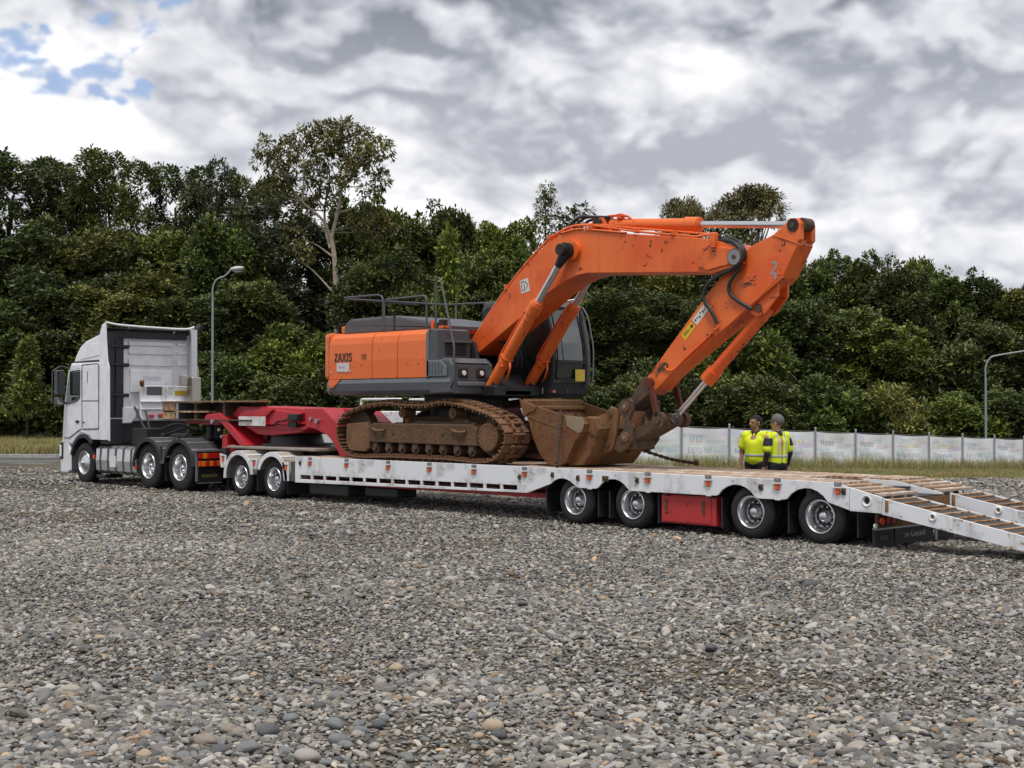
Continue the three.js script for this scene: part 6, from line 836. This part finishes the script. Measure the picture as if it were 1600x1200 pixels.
  part('cab_base', prism([[-8.75, 2.08], [-8.75, 2.34], [-6.93, 2.34], [-6.96, 2.16], [-7.02, 2.08]], -1.34, -0.34, 0.02), m.blackPlastic, cb);
  for (const z of [-0.37, -1.31]) part('cab_post', bend([[-7.1, 3.8, z], [-6.98, 3.5, z], [-6.885, 3.1, z], [-6.855, 2.78, z], [-6.88, 2.45, z], [-6.94, 2.28, z]], 0.04, 8, 0.2), z > -1 ? m.blackPlastic : m.grey, cb);
  part('mirror_bar', tube([[-7.05, 3.8, -1.35], [-6.92, 3.62, -1.35], [-6.84, 3.35, -1.35], [-6.77, 3.01, -1.35], [-6.77, 2.6, -1.35], [-6.8, 2.36, -1.35], [-6.95, 2.32, -1.35]], 0.014, 6), m.greyLight, cb);
  part('work_lamp', rbox(-7.2, -7.02, 3.88, 3.98, -0.7, -0.52, 0.02), m.black, cb); part('red_lamp', disc(0, 0, 0, 0.08, 0.055).rotateY(PI / 2).translate(-6.98, 3.93, -1.16), m.redLens, cb); part('lamp_arm', cyl([-7.15, 3.9, -1.0], [-6.97, 3.94, -1.14], 0.02), m.steel, cb);
  sticker('pane_sticker', cb, M(0.62, 0.45, 0.05, 0.5, { map: T_plain }), -6.835, 2.5, -1.06, 0.26, 0.22, PI / 2); sticker('warning_sticker', cb, M(0.6, 0.42, 0.05, 0.5, { map: T_plain }), -7.33, 2.21, -0.335, 0.15, 0.14); sticker('white_sticker', cb, m.label, -7.15, 2.21, -0.335, 0.12, 0.12);
  part('paint_scuff', rbox(-6.955, -6.945, 2.17, 2.22, -0.52, -0.44, 0.003), m.orange, cb); part('paint_scuff', rbox(-6.955, -6.945, 2.17, 2.23, -0.86, -0.82, 0.003), m.rust, cb);
}
function chain(name, label, a, b, sag, n) {                                     // a steel chain between two points
  const c = new THREE.CatmullRomCurve3([V(...a), V((a[0] + b[0]) / 2, (a[1] + b[1]) / 2 - sag, (a[2] + b[2]) / 2), V(...b)]), g = [];
  for (let i = 0; i <= n; i++) { const p = c.getPointAt(i / n), d = c.getTangentAt(i / n), l = new THREE.TorusGeometry(0.027, 0.0105, 6, 12).scale(1, 1.7, 1).rotateY(i % 2 ? PI / 2 : 0); l.applyQuaternion(new THREE.Quaternion().setFromUnitVectors(V(0, 1, 0), d)); g.push(l.translate(p.x, p.y, p.z)); }
  const t = thing(name, label, 'chain', ...b); part('chain_links', g, m.rustDark, t); part('hook', [rbox(b[0] - 0.03, b[0] + 0.03, b[1] - 0.02, b[1] + 0.04, b[2] - 0.02, b[2] + 0.02, 0.012), new THREE.TorusGeometry(0.035, 0.011, 6, 12).translate(b[0] + 0.02, b[1] + 0.03, b[2] + 0.02)], m.rustDark, t); return t;
}
chain('tie_down_chain', 'rusty tie down chain hanging over the near side of the bucket to the deck edge', [-5.48, 1.8, 0.79], [-5.25, 0.95, 1.12], -0.06, 24);
chain('tie_down_chain', 'rusty tie down chain slanting from behind the bucket to the far deck edge', [-4.95, 1.15, -0.74], [-4.18, 0.94, -1.2], 0.03, 18);

// ---------------------------------------------------------------- fence with printed banners
{
  const t = thing('banner_fence', 'low fence of steel posts hung with faded white printed banners in front of the wood', 'fence', -16.3, 0, -24), r = rng(61);
  const zs = [-8.4, -10.8, -13.15, -15.54, -17.9, -20.22, -22.63, -25.09, -27.55, -30.06, -32.57, -35.1, -37.6, -40.1, -42.6, -45.1];
  const prints = [['', 'Glalmantin', 'Illmperti nin', '#c3a257', '#8e97a4'], ['', 'Humn', 'ilertprutniog', '#5d6a78', '#8b949f'], ['IM', 'VFEO', 'EMTCE  NM', '#8f9cae', '#8b949f'], ['', 'SIGmaulin', 'Rellgartntion', '#cfae5c', '#77828f']].map(([a, b, c, ca, cb], k) => canvasTex(512, 256, (g, w, h) => {
    g.fillStyle = '#f3f4f6'; g.fillRect(0, 0, w, h); const q = rng(k + 5);
    for (let i = 0; i < 40; i++) { g.fillStyle = `rgba(${170 + q() * 60 | 0},${175 + q() * 60 | 0},${185 + q() * 60 | 0},0.25)`; g.fillRect(q() * w, q() * h, 40 + q() * 160, 6 + q() * 40); }
    g.globalAlpha = 0.5; g.fillStyle = ca; g.font = 'bold 62px sans-serif'; g.fillText(b, 60 + k * 14, 92); g.fillStyle = cb; g.font = 'bold 50px sans-serif'; g.fillText(c, 70, 160); g.font = '34px sans-serif'; g.fillText(a, 16, 60);
    g.globalAlpha = 0.5; for (let i = 0; i < 30; i++) { g.fillStyle = q() < 0.3 ? '#c6a44f' : '#9aa2ac'; g.fillRect(q() * w, 196 + q() * 44, 4 + q() * 26, 3 + q() * 7); }
  }));
  const cloth = prints.map((p) => M(0.97, 0.98, 1, 0.75, { map: p }));
  zs.forEach((z, i) => {
    part('fence_post', [cyl([-16.3, gh(z) - 0.2, z], [-16.3, gh(z) + 1.44, z], 0.035, 0.035, 10), cyl([-16.3, gh(z) + 1.44, z], [-16.3, gh(z) + 1.47, z], 0.045, 0.03, 10)], m.post, t);
    if (i === zs.length - 1) return;
    const z1 = zs[i + 1], L = z - z1, g = new THREE.BoxGeometry(0.012, 1.28, L, 1, 6, 18), p = g.attributes.position, uv = g.attributes.uv, ph = r() * 6;
    for (let k = 0; k < p.count; k++) { const u = (L / 2 - p.getZ(k)) / L, v = p.getY(k) / 1.28 + 0.5, zz = z - u * L, wv = sin(u * PI); uv.setXY(k, u, v); p.setXYZ(k, p.getX(k) - 0.05 + wv * (0.03 * sin(u * 9 + v * 3 + ph) + 0.02 * sin(v * 8 + u * 4 + ph)), gh(zz) + 0.06 + v * 1.26 - wv * 0.03 * v, zz - org.get(t).z); }
    g.computeVertexNormals(); const o = new THREE.Mesh(g, cloth[[2, 0, 2, 2, 3, 0, 1, 1, 3, 0, 2, 1, 3, 0, 2][i]]); o.name = 'banner'; t.add(o);
  });
  part('top_wire', [cyl([-16.27, gh(-15) + 1.33, -8.4], [-16.27, gh(-15) + 1.33, -15], 0.006, 0.006, 5), cyl([-16.27, gh(-15) + 1.33, -15], [-16.27, gh(-45.1) + 1.33, -45.1], 0.006, 0.006, 5)], m.post, t);
}
// ---------------------------------------------------------------- street lamps
function streetLamp(label, x, z, h, reach, rise, pr) {
  const y = gh(z), t = thing('street_lamp', label, 'street lamp', x, y, z), dx = RIGHT.x, dz = RIGHT.z;
  part('pole', [cyl([x, y, z], [x, y + h - 0.9, z], pr * 1.25, pr, 14), cyl([x, y, z], [x, y + 0.9, z], pr * 1.5, pr * 1.4, 14)], m.pole, t);
  part('arm', tube([[x, y + h - 0.95, z], [x, y + h - 0.5, z], [x + dx * 0.16, y + h - 0.16, z + dz * 0.16], [x + dx * 0.5, y + h, z + dz * 0.5], [x + dx * reach, y + h + rise, z + dz * reach]], pr * 0.85, 8, 40), m.pole, t);
  const g = join(new THREE.SphereGeometry(1, 18, 12).scale(0.3, 0.1, 0.14).translate(0.25, 0.02, 0)).rotateZ(0.12).rotateY(HEAD).translate(x + dx * reach, y + h + rise, z + dz * reach);
  const hd = part('lamp_head', g, M(0.55, 0.57, 0.58, 0.45, { map: T_plain }), t); part('lamp_glass', join(new THREE.SphereGeometry(1, 14, 8, 0, 6.3, PI / 2, PI / 2).scale(0.18, 0.075, 0.11).translate(0.28, -0.05, 0)).rotateY(HEAD).translate(x + dx * reach, y + h + rise, z + dz * reach), M(0.4, 0.42, 0.42, 0.2), t);
}
streetLamp('grey street lamp with a short curved arm standing behind the truck cab', -39.3, -13.3, 7.3, 0.75, 0.25, 0.045);
streetLamp('grey street lamp with a long arm behind the banner fence, at the right', -17.35, -36.4, 4.75, 2.4, 0.3, 0.042);
// ---------------------------------------------------------------- grey metal shed panel by the young tree
{ const t = thing('metal_shed', 'dark grey metal shed half hidden behind weeds left of the truck cab', 'shed', -62.2, 0, -18.3), a = [-63.4, -17.1], b = [-60.8, -19.9]; const dx = b[0] - a[0], dz = b[1] - a[1];
  for (let i = 0; i < 9; i++) { const p = (k) => [a[0] + dx * k, a[1] + dz * k], q = p(i / 9), s = p((i + 0.96) / 9), n = [-dz * 0.02, dx * 0.02]; part('wall_sheet', prismY([q, s, [s[0] - 0.06, s[1] - 0.06], [q[0] - 0.06, q[1] - 0.06]], -0.1, 2.5, 0.01), M(0.06, 0.075, 0.075, 0.6, { map: T_plain }), t); }
  part('roof', prismY([[a[0] + 0.1, a[1] + 0.1], [b[0] + 0.1, b[1] + 0.1], [b[0] - 1.8, b[1] - 1.6], [a[0] - 1.8, a[1] - 1.6]], 2.5, 2.58, 0.01), m.grey, t); part('back_wall', prismY([[a[0] - 1.7, a[1] - 1.5], [b[0] - 1.7, b[1] - 1.5], [b[0] - 1.75, b[1] - 1.55], [a[0] - 1.75, a[1] - 1.55]], -0.1, 2.5, 0.01), m.grey, t);
}
// ---------------------------------------------------------------- white tray truck parked behind the trailer
{
  const t = thing('tray_truck', 'white flat tray truck parked behind the low loader, mostly hidden by the excavator', 'truck', -12.5, 0, -4), z0 = -4.7, z1 = -3.1;
  part('tray_side', [rbox(-18.9, -12.4, 1.0, 1.8, z1 - 0.05, z1, 0.02), rbox(-18.9, -12.4, 1.0, 1.8, z0, z0 + 0.05, 0.02), rbox(-18.9, -18.84, 1.0, 1.8, z0, z1, 0.02)], m.whiteClean, t); part('tray_floor', box(-18.9, -12.4, 0.94, 1.02, z0, z1), m.grey, t);
  part('load_rack', [bend([[-16.1, 1.8, z1 - 0.05], [-16.1, 2.09, z1 - 0.05], [-14.55, 2.09, z1 - 0.05], [-14.55, 1.8, z1 - 0.05]], 0.035, 6, 0.06), bend([[-16.1, 1.8, z0 + 0.05], [-16.1, 2.09, z0 + 0.05], [-14.55, 2.09, z0 + 0.05], [-14.55, 1.8, z0 + 0.05]], 0.035, 6, 0.06)], m.whiteClean, t);
  part('cab', prism([[-12.3, 0.5], [-12.3, 1.9], [-12.2, 2.02], [-10.7, 2.04], [-10.35, 1.98], [-10.05, 1.4], [-9.98, 1.1], [-9.98, 0.5]], z0, z1, 0.05), m.whiteClean, t);
  part('side_window', [prism([[-12.1, 1.4], [-12.1, 1.88], [-11.35, 1.9], [-11.35, 1.4]], z1 - 0.004, z1 + 0.004, 0.001), prism([[-11.25, 1.4], [-11.25, 1.9], [-10.5, 1.9], [-10.2, 1.4]], z1 - 0.004, z1 + 0.004, 0.001)], m.glass, t); part('windscreen', prism([[-10.36, 1.93], [-10.08, 1.42], [-10.04, 1.43], [-10.32, 1.94]], z0 + 0.15, z1 - 0.15, 0.002), m.glass, t); part('roof_rail', [cyl([-12, 2.06, z1 - 0.15], [-10.7, 2.07, z1 - 0.15], 0.02)], m.steel, t);
  for (const x of [-17, -11]) for (const z of [z1 - 0.02, z0 + 0.02]) { const o = place(W_dolly, 'wheel', t, x, 0.41, z, z < -4 ? PI : 0); } part('chassis', box(-18.5, -10, 0.5, 0.9, -4.3, -3.6), m.black, t);
}

// ---------------------------------------------------------------- people
function field(bones, lo, size, N, k, clip) {                                   // joins tapered capsules smoothly and meshes the result
  const mc = new MarchingCubes(N, new THREE.MeshStandardMaterial(), false, false, 90000), f = mc.field;
  for (let z = 0; z < N; z++) for (let y = 0; y < N; y++) for (let x = 0; x < N; x++) {
    const px = lo[0] + size * x / N, py = lo[1] + size * y / N, pz = lo[2] + size * z / N; let d = 1e3;
    for (const b of bones) {
      const ax = px - b[0], ay = py - b[1], az = pz - b[2], bx = b[3] - b[0], by = b[4] - b[1], bz = b[5] - b[2], l = bx * bx + by * by + bz * bz, h = l ? clamp((ax * bx + ay * by + az * bz) / l) : 0;
      const e = hypot(ax - bx * h, ay - by * h, (az - bz * h) * (b[8] || 1)) - lerp(b[6], b[7], h);
      if (d > 900) d = e; else { const t = clamp(0.5 + 0.5 * (d - e) / k); d = lerp(d, e, t) - k * t * (1 - t); }
    }
    if (clip) d = max(d, clip(px, py, pz));
    f[z * N * N + y * N + x] = -d;
  }
  mc.isolation = 0; mc.update();
  const n = mc.count, p = mc.positionArray.slice(0, n * 3), q = mc.normalArray.slice(0, n * 3);
  for (let i = 0; i < n; i++) { for (let c = 0; c < 3; c++) p[i * 3 + c] = lo[c] + size * (p[i * 3 + c] + 1) / 2; const l = hypot(q[i * 3], q[i * 3 + 1], q[i * 3 + 2]) || 1; for (let c = 0; c < 3; c++) q[i * 3 + c] /= l; }
  const g = new THREE.BufferGeometry(); g.setAttribute('position', new THREE.BufferAttribute(p, 3)); g.setAttribute('normal', new THREE.BufferAttribute(q, 3)); return g;
}
const hand = field([[0, 0.02, 0, 0, -0.03, 0, 0.024, 0.03], [0, -0.05, -0.022, 0, -0.08, 0.02, 0.016, 0.016], [0, -0.03, -0.022, 0, -0.075, -0.024, 0.018, 0.015], [0, -0.03, 0.018, 0, -0.078, 0.022, 0.018, 0.015],
  ...[[-0.03, 0.052], [-0.01, 0.066], [0.01, 0.072], [0.03, 0.064]].flatMap(([z, l]) => [[0, -0.082, z * 0.95, 0.008, -0.082 - l * 0.5, z, 0.0095, 0.009], [0.008, -0.082 - l * 0.5, z, 0.024, -0.082 - l, z, 0.009, 0.0075]]), [0.004, -0.02, 0.03, 0.012, -0.055, 0.05, 0.013, 0.011], [0.012, -0.055, 0.05, 0.02, -0.085, 0.054, 0.011, 0.009]], [-0.11, -0.18, -0.11], 0.22, 56, 0.008);
function person(label, x, z, turn, look, c) {
  const t = thing('person', label, 'person', x, groundY(x, z), z); t.rotation.y = turn;
  const P = [[0, 1.0, 0, 0, 1.3, 0.01, 0.12, 0.13], [-0.07, 1.3, 0, 0.07, 1.3, 0, 0.11, 0.11], [0, 1.42, -0.01, 0, 1.56, 0.01, 0.058, 0.055]], arms = [], legs = [];
  for (const s of [1, -1]) { arms.push([s * 0.15, 1.42, -0.01, s * 0.22, 1.39, -0.01, 0.062, 0.056], [s * 0.22, 1.39, -0.01, s * 0.265, 1.12, -0.03, 0.052, 0.042], [s * 0.265, 1.12, -0.03, s * 0.272, 0.88, 0.04, 0.042, 0.028]); legs.push([s * 0.09, 0.95, 0, s * 0.1, 0.52, 0.015, 0.085, 0.055], [s * 0.1, 0.52, 0.015, s * 0.105, 0.1, -0.02, 0.055, 0.042], [s * 0.105, 0.05, -0.03, s * 0.115, 0.035, 0.16, 0.045, 0.035]); }
  const headG = field([[0, 1.665, -0.018, 0, 1.66, -0.03, 0.095, 0.092], [0, 1.63, 0.025, 0, 1.6, 0.03, 0.072, 0.066], [0, 1.555, 0.045, 0, 1.57, 0.03, 0.04, 0.055], [0, 1.6, 0, 0, 1.5, -0.01, 0.06, 0.055], [0, 1.64, 0.092, 0, 1.608, 0.113, 0.01, 0.014], [-0.014, 1.605, 0.1, 0.014, 1.605, 0.1, 0.009, 0.009], [-0.035, 1.655, 0.078, 0.035, 1.655, 0.078, 0.014, 0.014], [-0.018, 1.573, 0.083, 0.018, 1.573, 0.083, 0.012, 0.012], [0.088, 1.635, -0.015, 0.092, 1.6, -0.01, 0.017, 0.012], [-0.088, 1.635, -0.015, -0.092, 1.6, -0.01, 0.017, 0.012]], [-0.16, 1.46, -0.17], 0.32, 64, 0.014);
  const turnHead = (g) => g.translate(0, 0, 0.01).rotateY(look).translate(0, 0, -0.01 + 0.01), loc = (n, g, mt, l) => { const o = new THREE.Mesh(clean(g), mt); o.name = n; t.add(o); if (l) o.userData.label = l; return o; };
  const hands = [1, -1].map((s) => { const h = hand.clone(); if (s > 0) { h.scale(-1, 1, 1); const ix = []; for (let i = 0; i < h.attributes.position.count; i += 3) ix.push(i, i + 2, i + 1); h.setIndex(ix); } return h.rotateX(-0.28).translate(s * 0.272, 0.868, 0.045); });
  const body = loc('body', mergeGeometries([field([...P, ...arms, ...legs], [-0.95, -0.05, -0.95], 1.9, 112, 0.03), turnHead(headG), ...hands].map(clean)), M(...c.skin, 0.55));
  const torso = (e) => [[-0.06, 0.98, 0, -0.08, 1.3, 0, 0.115 + e, 0.118 + e], [0.06, 0.98, 0, 0.08, 1.3, 0, 0.115 + e, 0.118 + e], [0, 1.02, 0.04, 0, 1.25, 0.04, (c.belly || 0.12) + e, 0.12 + e], [-0.17, 1.41, -0.01, 0.17, 1.41, -0.01, 0.068 + e, 0.068 + e]];
  const slv = (e, u) => [1, -1].map((s) => [s * 0.18, 1.4, -0.01, lerp(s * 0.22, s * 0.265, u), lerp(1.39, 1.12, u), -0.02, 0.07 + e, 0.066 + e]);
  const nape = (px, py, pz) => max(0.835 - py, 0.078 - hypot(px, (py - 1.5) * 1.1, pz - 0.015));
  const cuts = (px, py, pz) => max(nape(px, py, pz), -(py - (1.17 - 0.4 * max(0, 0))) - (abs(px) > 0.2 + 0 ? 0 : 9));
  loc('hi_vis_shirt', field([...torso(0.01), ...slv(0.014, c.cap ? 0.72 : 0.6)], [-0.5, 0.72, -0.5], 1.0, 84, 0.03, nape), M(0.74, 0.88, 0.02, 0.7, { map: T_grime }));
  loc('collar', field([[0, 1.43, -0.01, 0, 1.5, 0, 0.09, 0.074]], [-0.16, 1.36, -0.16], 0.32, 48, 0.01, (px, py, pz) => max(py - 1.5 + 0.3 * max(0, pz), 1.425 - py - 0.6 * max(0, pz), 0.06 - hypot(px, pz - 0.0), pz > 0.03 ? 0.024 - abs(px) - (pz - 0.03) * 0.1 : -1)), M(0.014, 0.015, 0.03, 0.7));
  const band = (a, b) => (px, py, pz) => max(a - py, py - b, nape(px, py, pz));
  loc('reflective_band', field(torso(0.016), [-0.4, 0.9, -0.4], 0.8, 84, 0.03, band(1.05, 1.09)), M(0.42, 0.45, 0.5, 0.4), 'grey reflective waist band');
  if (c.cap) loc('reflective_brace', field(torso(0.016), [-0.4, 0.9, -0.4], 0.8, 84, 0.03, (px, py, pz) => max(abs(abs(px) - 0.09) - 0.016, 1.1 - py, py - 1.46, nape(px, py, pz))), M(0.42, 0.45, 0.5, 0.4));
  if (c.sleeve) loc('undershirt_sleeve', field([1, -1].flatMap((s) => [[s * 0.245, 1.22, -0.02, s * 0.265, 1.12, -0.03, 0.054, 0.05], [s * 0.265, 1.12, -0.03, s * 0.272, 0.92, 0.03, 0.05, 0.038]]), [-0.4, 0.8, -0.4], 0.8, 72, 0.02), M(0.02, 0.014, 0.022, 0.8), 'dark sleeve below the hi vis sleeve');
  if (c.sleeve) loc('shoulder_panel', field(slv(0.02, 0.55), [-0.4, 1.1, -0.4], 0.8, 72, 0.02, (px, py, pz) => max(py - 1.38, 1.25 - py, 0.2 - abs(px))), M(0.016, 0.018, 0.04, 0.8), 'navy panel on the upper sleeve');
  loc('trousers', field([[-0.07, 0.94, 0, 0.07, 0.94, 0, 0.12, 0.12], ...[1, -1].flatMap((s) => [[s * 0.095, 0.9, 0, s * 0.1, 0.52, 0.015, 0.1, 0.075], [s * 0.1, 0.52, 0.015, s * 0.105, 0.1, -0.01, 0.075, 0.07]])], [-0.55, 0.0, -0.55], 1.1, 84, 0.025, (px, py) => max(0.06 - py, py - 1.0)), M(0.014, 0.015, 0.022, 0.8));
  loc('boots', field([1, -1].flatMap((s) => [[s * 0.105, 0.1, -0.03, s * 0.105, 0.05, -0.03, 0.055, 0.052], [s * 0.105, 0.045, -0.02, s * 0.115, 0.04, 0.17, 0.05, 0.042]]), [-0.25, -0.03, -0.22], 0.5, 56, 0.02, (px, py) => -py), M(0.05, 0.035, 0.022, 0.7));
  const face = []; for (const s of [1, -1]) face.push(new THREE.SphereGeometry(0.0135, 10, 8).scale(1.3, 0.7, 0.8).translate(s * 0.034, 1.634, 0.08), new THREE.SphereGeometry(0.012, 10, 6).scale(1.9, 0.35, 0.7).translate(s * 0.035, 1.656, 0.09));
  const dk = M(0.02, 0.014, 0.012, 0.4); face.forEach((g, i) => loc(i % 2 ? 'eyebrow' : 'eye', turnHead(g), dk)); loc('mouth', turnHead(new THREE.SphereGeometry(0.01, 10, 6).scale(2.2, 0.5, 0.6).translate(0, 1.5735, 0.093)), M(c.skin[0] * 0.8, c.skin[1] * 0.5, c.skin[2] * 0.5, 0.5));
  const skull = [[0, 1.672, -0.02, 0, 1.665, -0.034, 0.1, 0.098]];
  loc('hair', turnHead(field(skull, [-0.16, 1.5, -0.17], 0.32, 56, 0.01, (px, py, pz) => -(py - (pz > 0.03 ? 1.705 : pz > -0.02 ? 1.66 : 1.6)) )), M(...c.hair, 0.9));
  if (c.cap) { loc('cap', turnHead(mergeGeometries([field([[0, 1.69, -0.015, 0, 1.68, -0.03, 0.106, 0.104]], [-0.16, 1.55, -0.17], 0.32, 56, 0.01, (px, py, pz) => -(py - 1.665 - (pz < -0.04 ? -0.03 : 0))), new THREE.CylinderGeometry(0.085, 0.09, 0.012, 24, 1, false, -PI / 2, PI).scale(1, 1, 1.25).rotateX(0.12).translate(0, 1.682, 0.055)].map(clean))), M(0.12, 0.12, 0.125, 0.8)); }
  return t;
}
person('bareheaded man with short black hair in yellow hi vis shirt, facing the camera', -3.66, -2.2, 0.25, -0.55, { skin: [0.3, 0.155, 0.095], hair: [0.012, 0.011, 0.011], belly: 0.12 });
person('man in grey cap and yellow hi vis shirt, his back to the camera', -3.17, -2.15, -1.75, 0.5, { skin: [0.45, 0.25, 0.18], hair: [0.12, 0.11, 0.1], cap: true, sleeve: true, belly: 0.125 });

// ---------------------------------------------------------------- shadows on for everything, then draw
scene.traverse((o) => { if (o.isMesh) o.castShadow = o.receiveShadow = true; if (o.isLight) o.castShadow = true; });
renderer.render(scene, camera);
